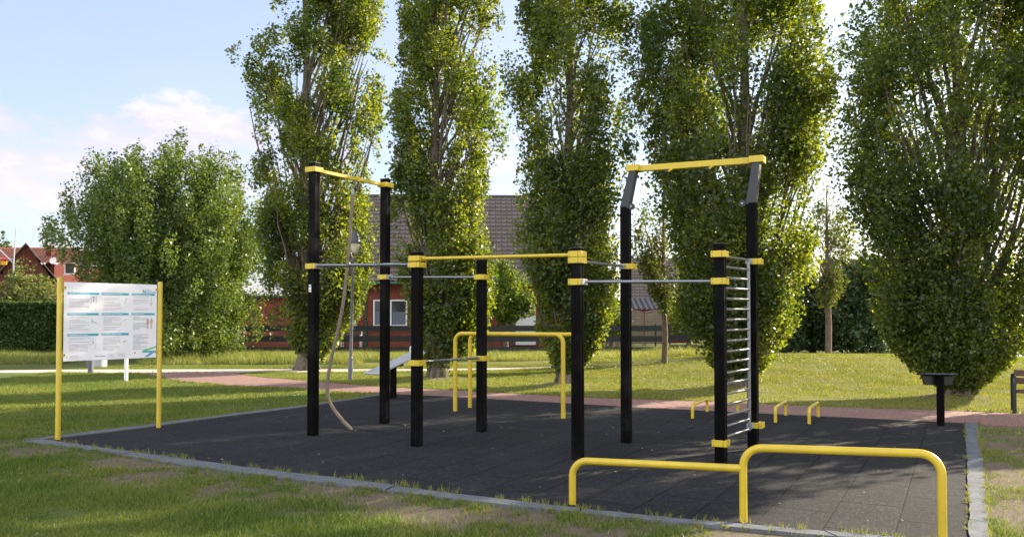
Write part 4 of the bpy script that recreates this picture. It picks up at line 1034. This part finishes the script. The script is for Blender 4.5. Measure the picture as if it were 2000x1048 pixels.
def win(m_root, x, z, w_, h_, y, panes=2, curtain=True):
    f = MB(); t_ = .07
    f.box((x, y - .02, z + h_ / 2 - t_ / 2), (w_, .08, t_)); f.box((x, y - .02, z - h_ / 2 + t_ / 2), (w_, .08, t_))
    for s in (-1, 1): f.box((x + s * (w_ / 2 - t_ / 2), y - .02, z), (t_, .08, h_ - 2 * t_))
    for k in range(1, panes): f.box((x - w_ / 2 + w_ * k / panes, y - .022, z), (t_ * 1.8, .08, h_ - 2 * t_))
    wo = empty('window', (0, 0, 0)); wo.parent = m_root
    f.build('frame', M['white'], wo, False)
    MB().box((x, y + .02, z), (w_ - .02, .01, h_ - .02)).build('pane', M['pane'], wo, False)
    MB().box((x, y - .07, z - h_ / 2 - .03), (w_ + .14, .16, .05)).build('sill', M['white'], wo, False)
    if curtain:
        c = MB(); n = int(w_ / .07)
        for k in range(n): c.box((x - w_ / 2 + (k + .5) * w_ / n, y + .008 - .004 * (k % 2), z - h_ * .2), (w_ / n * .8, .006, h_ * .5))
        c.build('curtain', M['curtain'], wo, False)
hy = 41.0; hx0, hx1 = xat(hy, 636), 3.6
root = empty('brick_house', (hx0, hy, 0), R(2)); Wl = hx1 - hx0; ze = zat(hy, 550); zr = zat(hy + 5.3, 384)
MB().box((Wl / 2, 5.3, ze / 2), (Wl, 10.6, ze)).build('wall', M['brick'], root, False)
dz = zr - ze; sl = math.hypot(5.7, dz); v = np.array([0, 5.7, dz]) / sl
tile_roof('roof', (-.4, -.42, ze - .05), (1, 0, 0), v, Wl + .8, sl + .05, M['tbrown'], root, shear0=0, shear1=0)
tile_roof('roof', (Wl + .4, 11.02, ze - .05), (-1, 0, 0), (0, -v[1], v[2]), Wl + .8, sl + .05, M['tbrown'], root, .6, .7)
g = MB(); 
for x in (.1, Wl - .1): g.add([(x, 0, ze), (x, 10.6, ze), (x, 5.3, zr - .15), (x + .02, 0, ze), (x + .02, 10.6, ze), (x + .02, 5.3, zr - .15)], [(0, 1, 2), (5, 4, 3), (0, 3, 4, 1), (1, 4, 5, 2), (2, 5, 3, 0)])
g.build('gable', M['brick'], root, False)
MB().tube([(-.4, 5.3, zr + .03), (Wl + .4, 5.3, zr + .03)], .11, 10).build('ridge_tiles', M['tbrown'], root)
MB().tube([(-.4, -.5, ze - .08), (Wl + .4, -.5, ze - .08)], .075, 10).build('gutter', M['gutter'], root)
xp = xat(hy, 714) - hx0; MB().tube([(xp, -.45, ze - .1), (xp, -.08, ze - .5), (xp, -.08, .05)], .05, 10).build('downpipe', M['gutter'], root)
xw = xat(hy, 762) - hx0; z0_, z1_ = zat(hy, 637), zat(hy, 585); win(root, xw, (z0_ + z1_) / 2, 66 / F * hy, z1_ - z0_, -.05)
win(root, .95, 1.7, 1.1, 1.2, -.05, 1)
xd = xat(hy, 998) - hx0; MB().box((xd, -.02, 1.15), (.85, .08, 2.2)).build('door', M['brownwall'], root, False)
xd = xat(hy, 1027) - hx0; MB().box((xd, -.05, 1.1), (1.0, .12, 2.0)).build('garage_door', M['white'], root, False)
tag(root, 'red brick house with a huge brown tiled roof, behind the fence and poplars', 'house')
root = empty('brick_shed', (xat(40, 470), 40, 0)); ws = xat(40, 628) - xat(40, 470)
MB().box((ws / 2, 1.5, 1.2), (ws, 3, 2.4)).build('wall', M['brick'], root, False); MB().box((ws / 2, 1.5, 2.46), (ws + .3, 3.3, .12)).build('roof', M['slat'], root, False)
tag(root, 'low flat-roofed red brick outbuilding seen between the round tree and the leftmost poplar', 'shed')
# garden seat
gp = Vector((xat(38.2, 687), 38.2, 0)); root = empty('garden_chair', gp); 
MB().box((0, 0, .45), (.9, .5, .06)).build('seat', M['brownwall'], root); MB().box((0, .25, .75), (.9, .05, .4)).build('backrest', M['brownwall'], root)
for sx in (-.43, .43):
    MB().box((sx, -.2, .32), (.05, .05, .64)).build('leg', M['white'], root); MB().box((sx, .22, .45), (.05, .05, .9)).build('leg', M['white'], root); MB().box((sx, 0, .66), (.05, .5, .04)).build('armrest', M['white'], root)
tag(root, 'white framed garden chair behind the fence beside the street lamp pole', 'garden chair')
# right-hand garden: outbuilding with glazed tiles, arched wood panels, brown roofed house
root = empty('garage', (xat(47, 1175), 47, 0)); ws = xat(47, 1345) - xat(47, 1175); ze, zr = zat(47, 607), zat(49, 583)
MB().box((ws / 2, 2, ze / 2), (ws, 4, ze)).build('wall', M['brickdark'], root, False)
sl = math.hypot(2.3, zr - ze); tile_roof('roof', (-.2, -.3, ze), (1, 0, 0), np.array([0, 2.3, zr - ze]) / sl, ws + .4, sl, M['tglossy'], root, .3, .32)
sl2 = sl; tile_roof('roof', (ws + .2, 4.3, ze), (-1, 0, 0), np.array([0, -2.3, zr - ze]) / sl, ws + .4, sl, M['tglossy'], root, .3, .32)
MB().box((ws / 2, -.33, ze - .08), (ws + .4, .05, .2)).build('fascia', paint('dark_red_fascia', (.1, .02, .02), .5, .1), root, False)
tag(root, 'low garage with shiny dark blue-grey roof tiles behind the wooden fence panels', 'garage')
for i, (pa, pb) in enumerate([(1182, 1206), (1207, 1257), (1259, 1300)] ):
    y = 43.0; xa, xb = xat(y, pa), xat(y, pb); zt = zat(y, 610 + 2); zb0 = .08; root = empty('fence_panel', ((xa + xb) / 2, y, 0)); ww = xb - xa; m = MB()
    arch = lambda x: .13 * (1 - (2 * x / ww) ** 2)
    nb = 11
    for k in range(nb):
        z = zb0 + (zt - zb0) * (k + .5) / nb; m.box((0, .01 * (k % 2), z), (ww - .12, .02, (zt - zb0) / nb * .93))
    xsn = 10
    for k in range(xsn):
        xx = -ww / 2 + .06 + (k + .5) * (ww - .12) / xsn; m.box((xx, 0, zt + arch(xx) / 2), ((ww - .12) / xsn, .02, arch(xx)))
    m.build('boards', M['woodgrey'], root, False); f = MB()
    f.box((-ww / 2 + .03, -.01, zt / 2), (.07, .06, zt)); f.box((ww / 2 - .03, -.01, zt / 2), (.07, .06, zt)); f.tube([(x, -.01, zt + arch(x) + .02) for x in np.linspace(-ww / 2 + .03, ww / 2 - .03, 12)], .035, 6); f.build('frame', M['woodgrey'], root, False)
    tag(root, ['narrow grey wooden fence panel left of the others before the garage', 'arched grey wooden fence panel between two others, crossed by the black post', 'arched grey wooden fence panel left of the thin young tree trunk'][i], 'fence panel', 'arched wooden panels before the garage')
root = empty('brown_roof_house', (xat(56, 1236), 56, 0), R(-8)); ze, zr = zat(56, 592), zat(60, 505); ws = 9
MB().box((ws / 2, 4, ze / 2), (ws, 8, ze)).build('wall', M['brickdark'], root, False)
sl = math.hypot(4.3, zr - ze); tile_roof('roof', (-.3, -.3, ze), (1, 0, 0), np.array([0, 4.3, zr - ze]) / sl, ws + .6, sl, M['tbrown'], root, .3, .34)
tile_roof('roof', (ws + .3, 8.3, ze), (-1, 0, 0), np.array([0, -4.3, zr - ze]) / sl, ws + .6, sl, M['tbrown'], root, .6, .7)
g = MB()
for x in (.0, ws): g.add([(x, 0, ze), (x, 8, ze), (x, 4, zr - .15), (x + .03, 0, ze), (x + .03, 8, ze), (x + .03, 4, zr - .15)], [(0, 1, 2), (5, 4, 3), (0, 3, 4, 1), (1, 4, 5, 2), (2, 5, 3, 0)])
g.build('gable', M['brickdark'], root, False)
tag(root, 'farther brown-roofed house above the shiny garage roof', 'house')
root = empty('dark_roof_house', (xat(60, 1640), 60, 0)); ze, zr = zat(60, 560), zat(64, 507); ws = 10
MB().box((ws / 2, 4, ze / 2), (ws, 8, ze)).build('wall', M['brickdark'], root, False)
sl = math.hypot(4.3, zr - ze); tile_roof('roof', (-.3, -.3, ze), (1, 0, 0), np.array([0, 4.3, zr - ze]) / sl, ws + .6, sl, M['slat'], root, .3, .34)
tag(root, 'dark roof scarcely seen above the tallest dark shrub', 'house')
# far left red-roofed houses
y = 72.0; X_ = lambda px, yy=y: xat(yy, px)
root = empty('red_roof_house', (X_(-150), y, 0)); ox = X_(-150); ws = X_(132) - ox; ze, zr = zat(y, 516), zat(y + 4, 484)
MB().box((ws / 2 - .6, 4, ze / 2), (ws - 1.2, 8, ze)).build('wall', M['brickdark'], root, False)
sl = math.hypot(4.4, zr - ze); tile_roof('roof', (-.3, -.4, ze), (1, 0, 0), np.array([0, 4.4, zr - ze]) / sl, ws + .9, sl, M['tred'], root, .35, .42, shear1=-1.5)
MB().box((X_(93) - ox - .75, 1.6, zat(y, 497)), (.5, .5, 1.9)).build('chimney', M['brickdark'], root, False)
MB().tube([(X_(93) - ox - .75, 1.6, zat(y, 476) - .3), (X_(93) - ox - .75, 1.6, zat(y, 475))], .07, 8).build('chimney_pot', M['dark'], root)
m = MB().lathe((0, 0, 0), [(0, .02), (.16, .04), (.29, .1), (.3, .1), (.16, .02), (0, 0)], 18); dsh = m.build('satellite_dish', M['white'], root); dsh.location = (X_(105) - ox + .25, -.6, zat(y, 510)); dsh.rotation_euler = (R(75), 0, 0)
win(root, X_(136) - ox, zat(y, 524), .9, 1.0, -.05, 1, False)
tag(root, 'long red-tiled house with brick chimney and white dish above the hedge', 'house', 'red-roofed houses behind the hedge')
yg = 68.0; ox = X_(49, yg); root = empty('gabled_house', (ox, yg, 0), R(27)); za = zat(yg, 478); xl, xr = (X_(5, yg) - ox) * .86, (X_(100, yg) - ox) * .86; zl, zrr = zat(yg, 528), zat(yg, 541)
m = MB(); m.add([(xl, 0, 0), (xr, 0, 0), (xr, 0, zrr), (0, 0, za), (xl, 0, zl), (xl, 5, 0), (xr, 5, 0), (xr, 5, zrr), (0, 5, za), (xl, 5, zl)], [(0, 1, 2, 3, 4), (9, 8, 7, 6, 5), (0, 5, 6, 1), (1, 6, 7, 2), (4, 9, 5, 0)]); m.build('wall', M['brickdark'], root, False)
m = MB(); th = .12
for (xa, za_, xb, zb_) in ((xl - .3, zl - .25, .0, za + .05), (0, za + .05, xr + .4, zrr - .2)):
    m.add([(xa, -.35, za_), (xb, -.35, zb_), (xb, 5, zb_), (xa, 5, za_), (xa, -.35, za_ + th), (xb, -.35, zb_ + th), (xb, 5, zb_ + th), (xa, 5, za_ + th)], [(0, 1, 2, 3), (7, 6, 5, 4), (0, 4, 5, 1), (1, 5, 6, 2), (2, 6, 7, 3), (3, 7, 4, 0)])
m.build('roof', M['tgrey'], root, False)
tag(root, 'dark red gabled house with weathered roof in front of the long red roof', 'house', 'red-roofed houses behind the hedge')
y = 84.0; ox = X_(118, y); root = empty('red_roof_house', (ox, y, 0)); ws = X_(260, y) - ox; ze, zr = zat(y, 520), zat(y + 4, 489)
MB().box((ws / 2, 4, ze / 2), (ws, 8, ze)).build('wall', M['brickdark'], root, False); sl = math.hypot(4.4, zr - ze)
tile_roof('roof', (-.3, -.4, ze), (1, 0, 0), np.array([0, 4.4, zr - ze]) / sl, ws + .6, sl, M['tred'], root, .35, .42)
tag(root, 'farther red-tiled house half hidden by the round green tree', 'house', 'red-roofed houses behind the hedge')
# mast with yard and flag
y = 60.0; ox = X_(25, y); root = empty('flag_mast', (ox, y, 0)); zt = zat(y, 444)
MB().tube([(0, 0, 0), (0, 0, zat(y, 512)), (.15, 0, zt)], [.07, .05, .03], 10).build('mast', M['galv'], root)
MB().tube([(0, 0, zat(y, 514)), (X_(-6, y) - ox, 0, zat(y, 484))], .045, 8).build('stay', M['galv'], root)
MB().tube([(0, 0, zat(y, 506)), (X_(-8, y) - ox, 0, zat(y, 504))], .04, 8).build('yard', M['galv'], root)
nx = 12; P = np.zeros((4, nx, 3)); cl = []
fx0, fx1 = X_(0, y) - ox, X_(13, y) - ox
for nm, (za_, zb_), c in (('upper_stripe', (502, 510), (.6, .03, .03)), ('lower_stripe', (510, 517), (.75, .45, .02))):
    m = MB()
    for k in range(nx - 1):
        xa, xb = fx0 + (fx1 - fx0) * k / (nx - 1), fx0 + (fx1 - fx0) * (k + 1) / (nx - 1); ya_, yb_ = .08 * math.sin(k * 1.1), .08 * math.sin((k + 1) * 1.1)
        m.add([(xa, ya_, zat(y, zb_)), (xb, yb_, zat(y, zb_)), (xb, yb_, zat(y, za_)), (xa, ya_, zat(y, za_)), (xa, ya_ + .01, zat(y, zb_)), (xb, yb_ + .01, zat(y, zb_)), (xb, yb_ + .01, zat(y, za_)), (xa, ya_ + .01, zat(y, za_))], [(0, 1, 2, 3), (7, 6, 5, 4), (0, 4, 5, 1), (3, 2, 6, 7)])
    m.build(nm, paint(nm + '_cloth', c, .8, .1), root)
tag(root, 'white mast with slanting yard and small red and yellow flag at the left edge', 'flagpole')
